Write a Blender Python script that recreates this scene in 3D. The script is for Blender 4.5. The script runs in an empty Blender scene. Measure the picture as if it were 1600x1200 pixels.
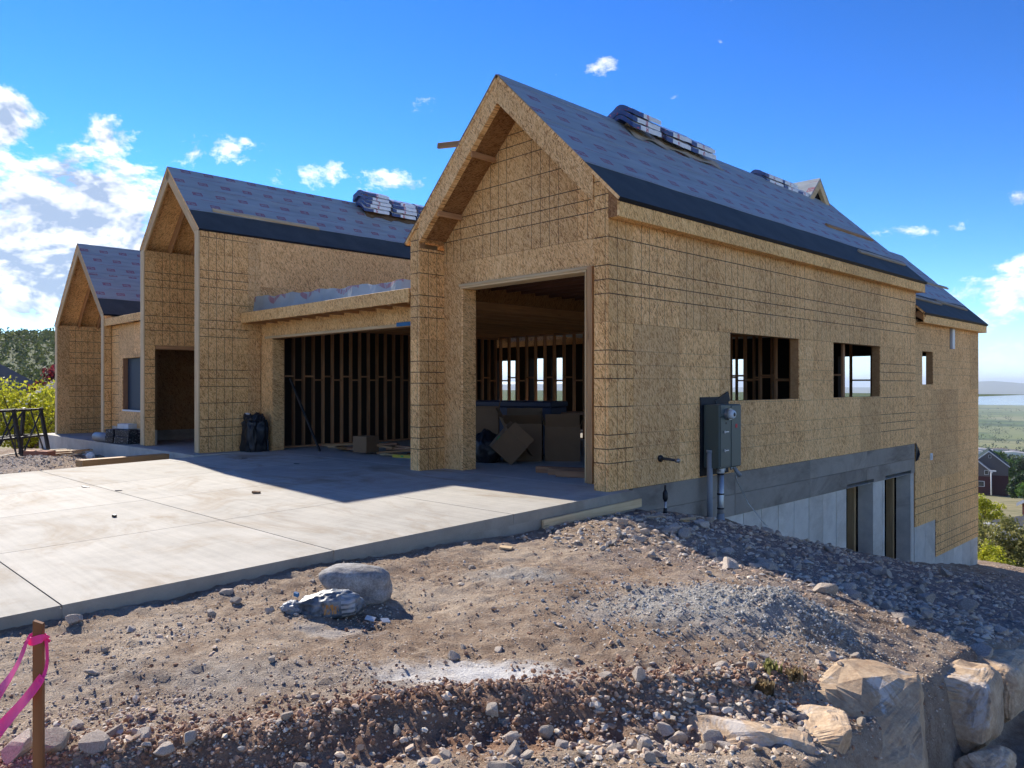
import bpy, bmesh, math, random
import numpy as np
from mathutils import Vector, Matrix, noise as mnoise

R = math.radians
scene = bpy.context.scene
random.seed(11)
RNG = np.random.default_rng(11)

# ------------------------------------------------------------------ camera, sky, sun, exposure
cam_d = bpy.data.cameras.new('camera')
cam_d.sensor_width = 36.0
cam_d.lens = 26.775
cam_d.clip_start = 0.05
cam_d.clip_end = 60000
cam = bpy.data.objects.new('camera', cam_d)
scene.collection.objects.link(cam)
cam.location = (0, 0, 1.42)
cam.rotation_euler = (R(90), 0, math.atan(1215 / 1190))
scene.camera = cam

SUN = Vector((-1.56, 0.246, 1.0)).normalized()
sun_d = bpy.data.lights.new('sun', 'SUN')
sun_d.energy = 2.15
sun_d.angle = R(0.5)
sun_d.color = (1.0, 0.93, 0.82)
sun = bpy.data.objects.new('sun', sun_d)
scene.collection.objects.link(sun)
sun.rotation_euler = (-SUN).to_track_quat('-Z', 'Y').to_euler()
sun.location = SUN * 60

scene.view_settings.view_transform = 'Standard'
scene.view_settings.look = 'None'
scene.view_settings.gamma = 1.0
scene.view_settings.use_curve_mapping = False
scene.view_settings.exposure = 2.0
SKY_STRENGTH = 0.15


class NT:
    """small helper round a node tree"""
    def __init__(self, tree):
        self.t = tree
        tree.nodes.clear()

    def node(self, kind, ins=None, **props):
        n = self.t.nodes.new(kind)
        for k, v in props.items():
            setattr(n, k, v)
        for k, v in (ins or {}).items():
            self.put(n.inputs[k], v)
        return n

    def put(self, sock, v):
        if isinstance(v, bpy.types.NodeSocket):
            self.t.links.new(v, sock)
        else:
            sock.default_value = v

    def m(self, op, a, b=0.0, c=0.0, clamp=False):
        n = self.node('ShaderNodeMath', operation=op, use_clamp=clamp)
        self.put(n.inputs[0], a)
        self.put(n.inputs[1], b)
        if len(n.inputs) > 2:
            self.put(n.inputs[2], c)
        return n.outputs[0]

    def vm(self, op, a, b=(0, 0, 0)):
        n = self.node('ShaderNodeVectorMath', operation=op)
        self.put(n.inputs[0], a)
        self.put(n.inputs[1], b)
        return n.outputs[0]

    def ramp(self, fac, stops, interp='LINEAR'):
        n = self.node('ShaderNodeValToRGB')
        cr = n.color_ramp
        cr.interpolation = interp
        while len(cr.elements) < len(stops):
            cr.elements.new(0.5)
        for e, (p, c) in zip(cr.elements, stops):
            e.position = p
            e.color = (c[0], c[1], c[2], 1) if not isinstance(c, (int, float)) else (c, c, c, 1)
        self.put(n.inputs[0], fac)
        return n.outputs[0]

    def mix(self, fac, a, b, mode='MIX'):
        n = self.node('ShaderNodeMix', data_type='RGBA', blend_type=mode)
        self.put(n.inputs[0], fac)
        for i, v in ((6, a), (7, b)):
            if isinstance(v, (tuple, list)) and len(v) == 3:
                v = (*v, 1)
            self.put(n.inputs[i], v)
        return n.outputs[2]

    def noise(self, vec, scale, detail=4, rough=0.55, dist=0.0, dims='3D'):
        n = self.node('ShaderNodeTexNoise', noise_dimensions=dims)
        self.put(n.inputs['Vector'], vec)
        self.put(n.inputs['Scale'], scale)
        self.put(n.inputs['Detail'], detail)
        self.put(n.inputs['Roughness'], rough)
        self.put(n.inputs['Distortion'], dist)
        return n.outputs[0]

    def vor(self, vec, scale, feature='F1', dims='3D'):
        n = self.node('ShaderNodeTexVoronoi', feature=feature, voronoi_dimensions=dims)
        self.put(n.inputs['Vector'], vec)
        self.put(n.inputs['Scale'], scale)
        return n

    def mapping(self, vec, loc=(0, 0, 0), rot=(0, 0, 0), scale=(1, 1, 1)):
        n = self.node('ShaderNodeMapping')
        self.put(n.inputs[0], vec)
        n.inputs[1].default_value = loc
        n.inputs[2].default_value = rot
        n.inputs[3].default_value = scale
        return n.outputs[0]

    def sep(self, vec):
        n = self.node('ShaderNodeSeparateXYZ')
        self.put(n.inputs[0], vec)
        return n.outputs

    def comb(self, x, y, z):
        n = self.node('ShaderNodeCombineXYZ')
        self.put(n.inputs[0], x)
        self.put(n.inputs[1], y)
        self.put(n.inputs[2], z)
        return n.outputs[0]


# ---- world: Nishita sky with a layer of clouds over it
world = bpy.data.worlds.new('World')
scene.world = world
world.use_nodes = True
w = NT(world.node_tree)
sky = w.node('ShaderNodeTexSky', sky_type='NISHITA')
sky.sun_disc = False
sky.sun_elevation = math.asin(SUN.z)
sky.sun_rotation = math.atan2(SUN.x, SUN.y)
sky.altitude = 1500
sky.air_density = 1.0
sky.dust_density = 0.0
sky.ozone_density = 4.0
wd = w.node('ShaderNodeTexCoord').outputs['Generated']
sx, sy, sz = w.sep(wd)
az = w.m('ARCTAN2', sx, sy)
el = w.m('ARCSINE', sz)
# cloud banks: azimuth, elevation, half widths (radians), weight
BANKS = [(-1.318, 0.190, 0.100, 0.080, 0.70), (-1.379, 0.290, 0.026, 0.032, 0.46), (-1.364, 0.113, 0.085, 0.060, 0.50),
         (-1.003, 0.258, 0.120, 0.024, 0.38), (-0.888, 0.356, 0.045, 0.014, 0.32), (-1.208, 0.288, 0.100, 0.022, 0.24),
         (-0.227, 0.102, 0.060, 0.045, 0.50), (-0.221, 0.025, 0.075, 0.020, 0.36), (-0.206, 0.198, 0.016, 0.014, 0.40),
         (-0.655, 0.392, 0.080, 0.014, 0.29), (-0.577, 0.350, 0.036, 0.010, 0.30), (-0.333, 0.176, 0.050, 0.011, 0.30),
         # unseen banks round the rest of the horizon, enlarged to add fill light
         (0.45, 0.16, 0.28, 0.09, 0.55), (1.25, 0.24, 0.32, 0.13, 0.58), (2.1, 0.20, 0.36, 0.13, 0.58), (2.95, 0.26, 0.34, 0.14, 0.58),
         (-2.4, 0.20, 0.32, 0.10, 0.55), (-1.85, 0.14, 0.2, 0.06, 0.5), (1.6, 0.62, 0.35, 0.10, 0.45)]
bias = None
ae = w.comb(az, el, 0.0)
for (a0, e0, sa, se, wt) in BANKS:
    v_ = w.vm('MULTIPLY', w.vm('SUBTRACT', ae, (a0, e0, 0)), (1 / sa, 1 / se, 0))
    dn = w.node('ShaderNodeVectorMath', operation='DOT_PRODUCT')
    w.put(dn.inputs[0], v_)
    w.put(dn.inputs[1], v_)
    g = w.m('POWER', math.exp(-0.8), dn.outputs['Value'])
    bias = w.m('MULTIPLY', g, wt) if bias is None else w.m('MULTIPLY_ADD', g, wt, bias)
cv = w.mapping(wd, scale=(1, 1, 1.7))
n1 = w.m('MULTIPLY_ADD', w.noise(cv, 12.0, 7, 0.66, 0.2), 1.45, -0.225)
cv2 = w.mapping(w.vm('ADD', wd, tuple(SUN * 0.018)), scale=(1, 1, 1.7))
n2 = w.m('MULTIPLY_ADD', w.noise(cv2, 12.0, 4, 0.66, 0.2), 1.45, -0.225)
dens = w.m('SUBTRACT', w.m('ADD', n1, bias), 0.80)
mask = w.m('MULTIPLY', dens, 5.5, clamp=True)
mask = w.m('SMOOTHSTEP', mask, 0, 1) if False else w.m('POWER', mask, 1.15)
edge = w.m('MULTIPLY', w.m('SUBTRACT', n1, n2), 4.0)
thick = w.m('MULTIPLY', dens, 2.6, clamp=True)
lit = w.m('ADD', w.m('SUBTRACT', 1.03, w.m('MULTIPLY', thick, 0.95)), edge, clamp=True)
ccol = w.mix(lit, (0.80, 1.0, 1.32), (2.75, 2.7, 2.62))
skyc = w.node('ShaderNodeHueSaturation', {'Saturation': 1.20, 'Value': 0.95, 'Color': sky.outputs[0]}).outputs[0]
skyn = w.mix(1.0, skyc, (0.2, 0.2, 0.2), 'MULTIPLY')
skyg = w.node('ShaderNodeGamma', {'Color': skyn, 'Gamma': 1.42}).outputs[0]
skyc = w.mix(1.0, skyg, (2.15, 1.98, 2.02), 'MULTIPLY')
skyc = w.mix(w.m('MULTIPLY', mask, 0.95), skyc, ccol)
low_haze = w.ramp(sz, [(0.0, 1.0), (0.10, 0.0)])
skyc = w.mix(w.m('MULTIPLY', low_haze, 0.75), skyc, (1.3, 1.85, 2.45))
bg = w.node('ShaderNodeBackground', {'Color': skyc, 'Strength': SKY_STRENGTH})
wo = w.node('ShaderNodeOutputWorld', {'Surface': bg.outputs[0]})
world.cycles.sampling_method = 'MANUAL'
world.cycles.sample_map_resolution = 512
scene.cycles.max_bounces = 6
scene.cycles.diffuse_bounces = 3
scene.cycles.glossy_bounces = 2
scene.cycles.transmission_bounces = 4
scene.cycles.volume_bounces = 0
scene.cycles.use_denoising = True
scene.cycles.use_adaptive_sampling = True
scene.cycles.adaptive_threshold = 0.02

# ------------------------------------------------------------------ material helpers
MATS = {}


def material(name, rough=0.85, spec=0.3):
    mt = bpy.data.materials.new(name)
    mt.use_nodes = True
    t = NT(mt.node_tree)
    b = t.node('ShaderNodeBsdfPrincipled', {'Roughness': rough})
    b.inputs['Specular IOR Level'].default_value = spec
    t.node('ShaderNodeOutputMaterial', {'Surface': b.outputs[0]})
    MATS[name] = mt
    return mt, t, b


def bump(t, b, h, strength=0.3, dist=0.01):
    n = t.node('ShaderNodeBump', {'Strength': strength, 'Distance': dist, 'Height': h})
    t.put(b.inputs['Normal'], n.outputs[0])


def objco(t, rnd=True):
    co = t.node('ShaderNodeTexCoord').outputs['Object']
    r = t.node('ShaderNodeObjectInfo').outputs['Random']
    if rnd:
        k = t.m('MULTIPLY', r, 37.0)
        off = t.vm('ADD', co, t.comb(k, t.m('MULTIPLY', k, 1.7), t.m('MULTIPLY', k, 0.6)))
        return co, off, r
    return co, co, r


def plain(name, col, rough=0.8, spec=0.3, var=0.25, nscale=6.0, metal=0.0, bstr=0.15):
    mt, t, b = material(name, rough, spec)
    co, off, r = objco(t)
    n = t.noise(off, nscale, 5, 0.6)
    v = t.m('ADD', t.m('MULTIPLY', t.m('SUBTRACT', n, 0.5), 2 * var), t.m('ADD', 1.0, t.m('MULTIPLY', t.m('SUBTRACT', r, 0.5), var)))
    c = t.mix(1.0, (*col, 1), t.comb(v, v, v), 'MULTIPLY')
    t.put(b.inputs['Base Color'], c)
    b.inputs['Metallic'].default_value = metal
    if bstr:
        bump(t, b, t.noise(off, nscale * 4, 4), bstr, 0.004)
    return mt


def osb(name, lined, dark=1.0, hue=(1, 1, 1)):
    mt, t, b = material(name, 0.75, 0.25)
    co, off, r = objco(t)
    warp = t.node('ShaderNodeTexNoise', {'Vector': off, 'Scale': 5.0, 'Detail': 1.0}).outputs['Color']
    wv = t.vm('ADD', off, t.vm('MULTIPLY', t.vm('SUBTRACT', warp, (0.5, 0.5, 0.5)), (0.035, 0.035, 0)))
    val = None
    for ang, s in ((1.35, 1.0), (1.80, 1.2), (0.9, 1.3)):
        vv = t.vm('MULTIPLY', t.mapping(wv, rot=(0, 0, ang)), (16 * s, 72 * s, 0.0))
        vo = t.vor(vv, 1.0, dims='2D')
        cr, cg, cb = t.sep(vo.outputs['Color'])
        shade = t.m('SUBTRACT', cr, t.m('MULTIPLY', vo.outputs['Distance'], 0.30))
        if val is None:
            val = shade
        else:
            top = t.m('GREATER_THAN', cg, 0.52)
            mixn = t.node('ShaderNodeMix', data_type='FLOAT')
            t.put(mixn.inputs[0], top)
            t.put(mixn.inputs[2], val)
            t.put(mixn.inputs[3], shade)
            val = mixn.outputs[0]
    fine = t.noise(t.vm('MULTIPLY', off, (140, 45, 1)), 1.0, 3)
    val = t.m('ADD', t.m('ADD', 0.10, t.m('MULTIPLY', val, 0.72)), t.m('MULTIPLY', t.m('SUBTRACT', fine, 0.5), 0.30))
    big = t.noise(off, 1.3, 4, 0.6)
    val = t.m('ADD', val, t.m('MULTIPLY', t.m('SUBTRACT', big, 0.5), 0.45))
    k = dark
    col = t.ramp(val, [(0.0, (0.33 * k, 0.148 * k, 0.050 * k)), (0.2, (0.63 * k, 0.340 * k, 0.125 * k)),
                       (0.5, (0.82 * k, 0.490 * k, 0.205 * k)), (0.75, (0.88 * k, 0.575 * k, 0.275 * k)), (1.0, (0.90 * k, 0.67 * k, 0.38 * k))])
    tint = t.m('ADD', 0.87, t.m('MULTIPLY', r, 0.25))
    col = t.mix(1.0, col, t.comb(t.m('MULTIPLY', tint, hue[0]), t.m('MULTIPLY', tint, hue[1]), t.m('MULTIPLY', tint, hue[2])), 'MULTIPLY')
    if lined:
        x, y, z = t.sep(co)
        jit = t.m('MULTIPLY', t.m('SUBTRACT', t.noise(off, 1.2, 2), 0.5), 0.002)
        y2 = t.m('ADD', y, jit)
        lm = None
        for p in (0.373, 0.56, 0.747, 1.12, 1.493, 1.68, 1.867):
            c = t.m('COMPARE', y2, p, 0.0068)
            lm = c if lm is None else t.m('MAXIMUM', lm, c)
        lx = None
        for p in (0.187, 0.373, 0.56, 0.747):
            c = t.m('COMPARE', x, p, 0.0052)
            lx = c if lx is None else t.m('MAXIMUM', lx, c)
        wear = t.ramp(t.noise(off, 3.5, 4), [(0.30, 0.70), (0.5, 1.0)])
        lm = t.m('MAXIMUM', lm, t.m('MULTIPLY', lx, 0.85))
        lm = t.m('MULTIPLY', t.m('MULTIPLY', lm, wear), 0.95 * lined)
        col = t.mix(lm, col, (0.045, 0.026, 0.016))
    t.put(b.inputs['Base Color'], col)
    bump(t, b, val, 0.35, 0.004)
    return mt


def wood(name, light, dark, rnd=0.3, rough=0.7):
    mt, t, b = material(name, rough, 0.25)
    co, off, r = objco(t)
    g = t.noise(t.mapping(off, scale=(1.2, 28, 28)), 1.0, 4, 0.6, 0.6)
    k = t.noise(t.mapping(off, scale=(2.2, 9, 9)), 1.0, 2)
    kn = t.vor(t.mapping(off, scale=(1.6, 9, 9)), 1.0)
    knot = t.ramp(kn.outputs['Distance'], [(0.04, 1.0), (0.12, 0.0)])
    v = t.m('ADD', t.m('MULTIPLY', g, 0.75), t.m('MULTIPLY', k, 0.35))
    col = t.ramp(v, [(0.35, dark), (0.72, light)])
    col = t.mix(t.m('MULTIPLY', knot, 0.6), col, tuple(c * 0.35 for c in dark))
    tint = t.m('ADD', 1 - rnd / 2, t.m('MULTIPLY', r, rnd))
    col = t.mix(1.0, col, t.comb(tint, tint, tint), 'MULTIPLY')
    t.put(b.inputs['Base Color'], col)
    bump(t, b, g, 0.2, 0.003)
    return mt


M_osb_l = osb('osb_lined', 1.0)
M_osb_f = osb('osb_faint', 0.30)
M_osb_s = osb('osb_smooth_lined', 1.0, 1.05, (1.0, 0.97, 0.90))
M_osb_p = osb('osb_plain', 0.0)
M_osb_r = osb('osb_rim', 0.0, 1.12, (1.0, 1.0, 0.92))
M_osb_d = osb('osb_brown_shade', 0.0, 0.42, (1.0, 0.82, 0.72))  # brown OSB darkened further to paint in the indoor shade
M_lumber = wood('lumber', (0.62, 0.42, 0.21), (0.42, 0.25, 0.11))
M_pale = wood('pale_lumber', (0.72, 0.54, 0.31), (0.55, 0.37, 0.19))
M_stud = wood('stud_lumber', (0.44, 0.25, 0.11), (0.28, 0.145, 0.06), 0.5)
M_instud = wood('interior_stud', (0.42, 0.215, 0.105), (0.24, 0.115, 0.055), 0.6)
M_ceil = wood('ceiling_lumber', (0.13, 0.055, 0.032), (0.07, 0.030, 0.018), 0.3)  # much darker than the rafters: garage shade is put into the colour
M_rafter = wood('rafter_lumber', (0.50, 0.27, 0.12), (0.33, 0.16, 0.07))
M_red = wood('brown_lumber', (0.33, 0.17, 0.09), (0.19, 0.09, 0.045))
M_grey_wood = wood('weathered_board', (0.46, 0.38, 0.28), (0.30, 0.23, 0.16))


def concrete(name, col, stain=(0.42, 0.34, 0.24), stain_amt=0.5, streak=0.0, world=False, tv=0.14):
    mt, t, b = material(name, 0.82, 0.3)
    if world:
        off = t.node('ShaderNodeNewGeometry').outputs['Position']
        r = t.node('ShaderNodeObjectInfo').outputs['Random']
    else:
        co, off, r = objco(t)
    big = t.noise(off, 0.55, 6, 0.62, 0.4)
    mid = t.noise(off, 3.0, 6, 0.65)
    fine = t.noise(off, 60.0, 4, 0.7)
    v = t.m('ADD', t.m('MULTIPLY', big, 0.55), t.m('MULTIPLY', mid, 0.45))
    c0 = tuple(c * 0.72 for c in col)
    c1 = tuple(min(1, c * 1.2) for c in col)
    cc = t.ramp(v, [(0.30, c0), (0.5, col), (0.70, c1)])
    st = t.ramp(t.noise(t.mapping(off, loc=(7, 3, 1), scale=(0.5, 1.1, 1)), 0.9, 7, 0.7, 0.8), [(0.50, 0.0), (0.68, 1.0)])
    cc = t.mix(t.m('MULTIPLY', st, stain_amt), cc, stain)
    if streak:
        s = t.noise(t.mapping(off, scale=(0.45, 14, 1)), 1.0, 5, 0.65, 0.2)
        sv = t.m('ADD', 1 - streak / 2, t.m('MULTIPLY', s, streak))
        cc = t.mix(1.0, cc, t.comb(sv, sv, sv), 'MULTIPLY')
    sp = t.m('ADD', 0.86, t.m('MULTIPLY', fine, 0.28))
    cc = t.mix(1.0, cc, t.comb(sp, sp, sp), 'MULTIPLY')
    tint = t.m('ADD', 1 - tv / 2, t.m('MULTIPLY', r, tv))
    cc = t.mix(1.0, cc, t.comb(tint, tint, tint), 'MULTIPLY')
    t.put(b.inputs['Base Color'], cc)
    h = t.m('ADD', t.m('MULTIPLY', fine, 0.4), mid)
    bump(t, b, h, 0.25, 0.006)
    return mt


M_drive = concrete('driveway_concrete', (0.37, 0.345, 0.295), (0.245, 0.185, 0.12), 0.85, 0.5, True, 0.22)
M_slabedge = concrete('slab_edge_concrete', (0.30, 0.27, 0.22), (0.18, 0.15, 0.12), 0.6)
M_floor = concrete('garage_floor_concrete', (0.37, 0.35, 0.315), (0.28, 0.25, 0.21), 0.4, 0.15, True)
M_fnd = concrete('foundation_concrete', (0.57, 0.535, 0.46), (0.38, 0.33, 0.26), 0.7, tv=0.26)
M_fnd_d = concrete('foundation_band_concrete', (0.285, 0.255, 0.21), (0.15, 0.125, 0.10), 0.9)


def underlay():
    mt, t, b = material('roof_underlayment', 0.55, 0.4)
    co = t.node('ShaderNodeTexCoord').outputs['Object']
    r = t.node('ShaderNodeObjectInfo').outputs['Random']
    x, y, z = t.sep(co)
    row = t.m('FLOOR', t.m('DIVIDE', y, 0.48))
    px = t.m('MODULO', t.m('ADD', t.m('ADD', x, 50.0), t.m('MULTIPLY', row, 0.28)), 0.56)
    py = t.m('MODULO', t.m('ADD', y, 0.48), 0.48)
    bx = t.m('ABSOLUTE', t.m('SUBTRACT', px, 0.28))
    by = t.m('ABSOLUTE', t.m('SUBTRACT', py, 0.26))
    outer = t.m('MULTIPLY', t.m('LESS_THAN', bx, 0.115), t.m('LESS_THAN', by, 0.068))
    inner = t.m('MULTIPLY', t.m('LESS_THAN', bx, 0.090), t.m('LESS_THAN', by, 0.045))
    sq = t.m('GREATER_THAN', t.noise(t.mapping(co, scale=(16, 30, 1)), 1.0, 2), 0.48)
    logo = t.m('SUBTRACT', outer, t.m('MULTIPLY', inner, t.m('MULTIPLY', sq, 0.75)))
    lx = t.m('MODULO', t.m('ADD', t.m('ADD', x, 60.0), t.m('MULTIPLY', row, 0.5)), 1.45)
    ln = t.m('MULTIPLY', t.m('COMPARE', py, 0.035, 0.009), t.m('LESS_THAN', lx, 0.8))
    txt = t.m('GREATER_THAN', t.noise(t.mapping(co, scale=(40, 6, 1)), 1.0, 1), 0.42)
    pr = t.m('MAXIMUM', logo, t.m('MULTIPLY', ln, t.m('MULTIPLY', txt, 0.8)), clamp=True)
    wr = t.noise(t.mapping(co, scale=(0.8, 5.0, 1)), 1.0, 5, 0.6, 0.5)
    base = t.ramp(wr, [(0.3, (0.27, 0.295, 0.295)), (0.7, (0.39, 0.42, 0.42))])
    col = t.mix(t.m('MULTIPLY', pr, 0.78), base, (0.30, 0.045, 0.075))
    t.put(b.inputs['Base Color'], col)
    w1 = t.noise(t.mapping(co, scale=(1.2, 2.2, 1)), 1.0, 3)
    bump(t, b, t.m('ADD', wr, t.m('MULTIPLY', w1, 1.5)), 0.8, 0.03)
    return mt


M_under = underlay()


def darkstrip():
    mt, t, b = material('dark_starter_membrane', 0.75, 0.3)
    co, off, r = objco(t, False)
    n = t.noise(co, 2.0, 5)
    f = t.noise(co, 160.0, 2)
    v = t.m('ADD', t.m('MULTIPLY', n, 0.6), t.m('MULTIPLY', f, 0.4))
    t.put(b.inputs['Base Color'], t.ramp(v, [(0.35, (0.040, 0.046, 0.046)), (0.65, (0.072, 0.080, 0.080))]))
    bump(t, b, t.noise(t.mapping(co, scale=(2.5, 0.8, 1)), 1.0, 2), 0.25, 0.03)
    return mt


M_dark = darkstrip()


def dirt_mat():
    mt, t, b = material('dirt', 0.95, 0.12)
    pos = t.node('ShaderNodeNewGeometry').outputs['Position']
    a = t.noise(pos, 0.9, 8, 0.66, 0.4)
    bq = t.noise(pos, 9.0, 6, 0.7)
    c = t.noise(pos, 70.0, 4, 0.7)
    v = t.m('ADD', t.m('ADD', t.m('MULTIPLY', a, 0.62), t.m('MULTIPLY', bq, 0.36)), t.m('MULTIPLY', t.m('SUBTRACT', c, 0.5), 0.35))
    col = t.ramp(v, [(0.30, (0.13, 0.080, 0.052)), (0.43, (0.27, 0.192, 0.132)), (0.55, (0.41, 0.322, 0.236)), (0.70, (0.53, 0.445, 0.345))])
    x, y, z = t.sep(pos)

    def blob(cx, cy, rx, ry, ang, lo, hi, nsc=2.2):
        dx = t.m('SUBTRACT', x, cx)
        dy = t.m('SUBTRACT', y, cy)
        ca, sa = math.cos(ang), math.sin(ang)
        u = t.m('DIVIDE', t.m('ADD', t.m('MULTIPLY', dx, ca), t.m('MULTIPLY', dy, sa)), rx)
        q = t.m('DIVIDE', t.m('SUBTRACT', t.m('MULTIPLY', dy, ca), t.m('MULTIPLY', dx, sa)), ry)
        d = t.m('SQRT', t.m('ADD', t.m('MULTIPLY', u, u), t.m('MULTIPLY', q, q)))
        d = t.m('ADD', d, t.m('MULTIPLY', t.m('SUBTRACT', t.noise(pos, nsc, 6, 0.7), 0.5), 1.7))
        return t.ramp(d, [(lo, 1.0), (hi, 0.0)])
    grey = t.ramp(t.noise(pos, 14.0, 5, 0.7), [(0.35, (0.27, 0.26, 0.235)), (0.65, (0.50, 0.48, 0.43))])
    g1 = blob(-3.0, 5.05, 1.25, 0.62, 0.75, 0.45, 0.95)
    g2 = blob(-4.6, 4.6, 0.7, 0.35, 0.7, 0.35, 0.95)
    g3 = blob(-4.2, 1.9, 1.3, 0.45, 0.75, 0.2, 0.95)
    col = t.mix(t.m('MULTIPLY', g1, 0.85), col, grey)
    col = t.mix(t.m('MULTIPLY', g2, 0.6), col, grey)
    col = t.mix(t.m('MULTIPLY', g3, 0.45), col, grey)
    soil = t.ramp(t.noise(pos, 11.0, 6, 0.7), [(0.3, (0.17, 0.085, 0.05)), (0.7, (0.38, 0.23, 0.145))])
    b1 = blob(-2.95, 2.3, 1.9, 0.34, 1.05, 0.45, 1.0, 3.0)
    b2 = blob(-2.2, 1.7, 1.2, 0.6, 0.9, 0.3, 1.0, 3.0)
    col = t.mix(t.m('MULTIPLY', t.m('MAXIMUM', b1, t.m('MULTIPLY', b2, 0.8)), 0.9), col, soil)
    w1 = blob(-3.25, 2.95, 0.80, 0.30, 0.80, 0.25, 1.0, 6.0)
    w2 = blob(-4.55, 2.75, 0.45, 0.16, 0.75, 0.2, 0.9, 7.0)
    col = t.mix(t.m('MULTIPLY', w1, 0.92), col, (0.70, 0.68, 0.64))
    col = t.mix(t.m('MULTIPLY', w2, 0.40), col, (0.58, 0.57, 0.54))
    # grey-violet crushed stone beside the foundation
    gv = t.ramp(t.noise(pos, 30.0, 4, 0.7), [(0.35, (0.16, 0.13, 0.12)), (0.65, (0.36, 0.30, 0.265))])
    h1 = blob(-5.2, 8.6, 2.2, 1.2, 0.0, 0.5, 1.0)
    h2 = blob(-3.5, 14.0, 3.6, 9.0, 0.0, 0.6, 1.1)
    h3 = blob(-21.5, 3.4, 4.6, 2.8, 0.0, 0.6, 1.2)
    col = t.mix(t.m('MULTIPLY', t.m('MAXIMUM', t.m('MAXIMUM', h1, h2), h3), 0.85), col, gv)
    t.put(b.inputs['Base Color'], col)
    bump(t, b, t.m('ADD', t.m('MULTIPLY', c, 0.7), bq), 1.0, 0.03)
    return mt


M_dirt = dirt_mat()


def island_mat(name, stops, rough=0.85, spec=0.25, trans=0.0, nscale=20, namt=0.35):
    """colour picked per loose piece, with a little noise over each"""
    mt, t, b = material(name, rough, spec)
    g = t.node('ShaderNodeNewGeometry')
    r = g.outputs['Random Per Island']
    n = t.noise(g.outputs['Position'], nscale, 4, 0.65)
    v = t.m('ADD', r, t.m('MULTIPLY', t.m('SUBTRACT', n, 0.5), namt), clamp=True)
    col = t.ramp(v, stops)
    t.put(b.inputs['Base Color'], col)
    if trans:
        tr = t.node('ShaderNodeBsdfTranslucent')
        t.put(tr.inputs[0], col)
        mx = t.node('ShaderNodeMixShader', {0: trans, 1: b.outputs[0], 2: tr.outputs[0]})
        out = [q for q in t.t.nodes if q.type == 'OUTPUT_MATERIAL'][0]
        t.put(out.inputs[0], mx.outputs[0])
    return mt


STONE_STOPS = [(0.0, (0.32, 0.22, 0.15)), (0.2, (0.56, 0.45, 0.32)), (0.4, (0.43, 0.38, 0.32)), (0.55, (0.64, 0.51, 0.37)),
               (0.7, (0.46, 0.32, 0.23)), (0.85, (0.72, 0.62, 0.48)), (1.0, (0.48, 0.44, 0.38))]
M_gravel = island_mat('gravel', STONE_STOPS)
M_clod = island_mat('soil_clods', [(0.0, (0.21, 0.11, 0.065)), (0.5, (0.36, 0.21, 0.13)), (1.0, (0.48, 0.33, 0.225))])
M_mortar = island_mat('cement_crumbs', [(0.0, (0.29, 0.28, 0.255)), (1.0, (0.52, 0.50, 0.455))])


def stone_obj_mat(name, stops, nsc=9.0, chalk=0.0):
    mt, t, b = material(name, 0.85, 0.25)
    co, off, r = objco(t)
    n = t.noise(off, nsc, 7, 0.68, 0.3)
    f = t.noise(off, nsc * 9, 4, 0.7)
    v = t.m('ADD', t.m('MULTIPLY', n, 0.8), t.m('MULTIPLY', t.m('SUBTRACT', f, 0.5), 0.5))
    col = t.ramp(v, stops)
    tint = t.m('ADD', 0.75, t.m('MULTIPLY', r, 0.5))
    col = t.mix(1.0, col, t.comb(tint, tint, tint), 'MULTIPLY')
    if chalk:
        ck = t.ramp(t.noise(off, 3.3, 6, 0.7, 0.6), [(0.54, 0.0), (0.62, 1.0)])
        col = t.mix(t.m('MULTIPLY', ck, chalk), col, (0.62, 0.57, 0.50))
        rs = t.ramp(t.noise(t.mapping(off, loc=(3, 1, 8)), 2.0, 6, 0.7, 0.6), [(0.52, 0.0), (0.70, 1.0)])
        col = t.mix(t.m('MULTIPLY', rs, 0.6), col, (0.30, 0.19, 0.115))
    t.put(b.inputs['Base Color'], col)
    bump(t, b, t.m('ADD', n, t.m('MULTIPLY', f, 0.35)), 0.5, 0.03)
    return mt


M_rock = stone_obj_mat('loose_rock', [(0.3, (0.32, 0.265, 0.215)), (0.5, (0.50, 0.425, 0.34)), (0.7, (0.64, 0.565, 0.46))])
M_sand = stone_obj_mat('sandstone', [(0.28, (0.38, 0.255, 0.155)), (0.5, (0.60, 0.445, 0.285)), (0.72, (0.72, 0.585, 0.42))], 4.0, 0.75)
M_boulder = stone_obj_mat('grey_boulder', [(0.3, (0.15, 0.14, 0.13)), (0.5, (0.30, 0.285, 0.265)), (0.7, (0.48, 0.455, 0.41))], 7.0)

M_steel = plain('dark_steel', (0.045, 0.045, 0.048), 0.55, 0.4, 0.3)
M_metergrey = plain('green_grey_enamel', (0.058, 0.085, 0.083), 0.42, 0.5, 0.08, 3)
M_black = plain('black_plastic', (0.012, 0.013, 0.016), 0.45, 0.45, 0.2, 5, 0, 0.3)
M_wrap = plain('black_flashing', (0.010, 0.012, 0.017), 0.6, 0.3, 0.2, 5)
M_pvc = plain('grey_pvc', (0.24, 0.26, 0.28), 0.5, 0.4, 0.1)
M_galv = plain('galvanised_pipe', (0.33, 0.35, 0.36), 0.35, 0.5, 0.2, 9, 0.7)
M_white = plain('white_plastic', (0.72, 0.72, 0.70), 0.5, 0.4, 0.08)
M_offwhite = plain('white_wrapper', (0.60, 0.61, 0.60), 0.5, 0.4, 0.15)
M_card = plain('cardboard', (0.21, 0.13, 0.072), 0.85, 0.15, 0.12, 5)
M_cardin = plain('dark_cardboard', (0.20, 0.125, 0.07), 0.9, 0.1, 0.15)
M_pink = plain('pink_ribbon', (0.95, 0.045, 0.26), 0.45, 0.4, 0.12)
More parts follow.
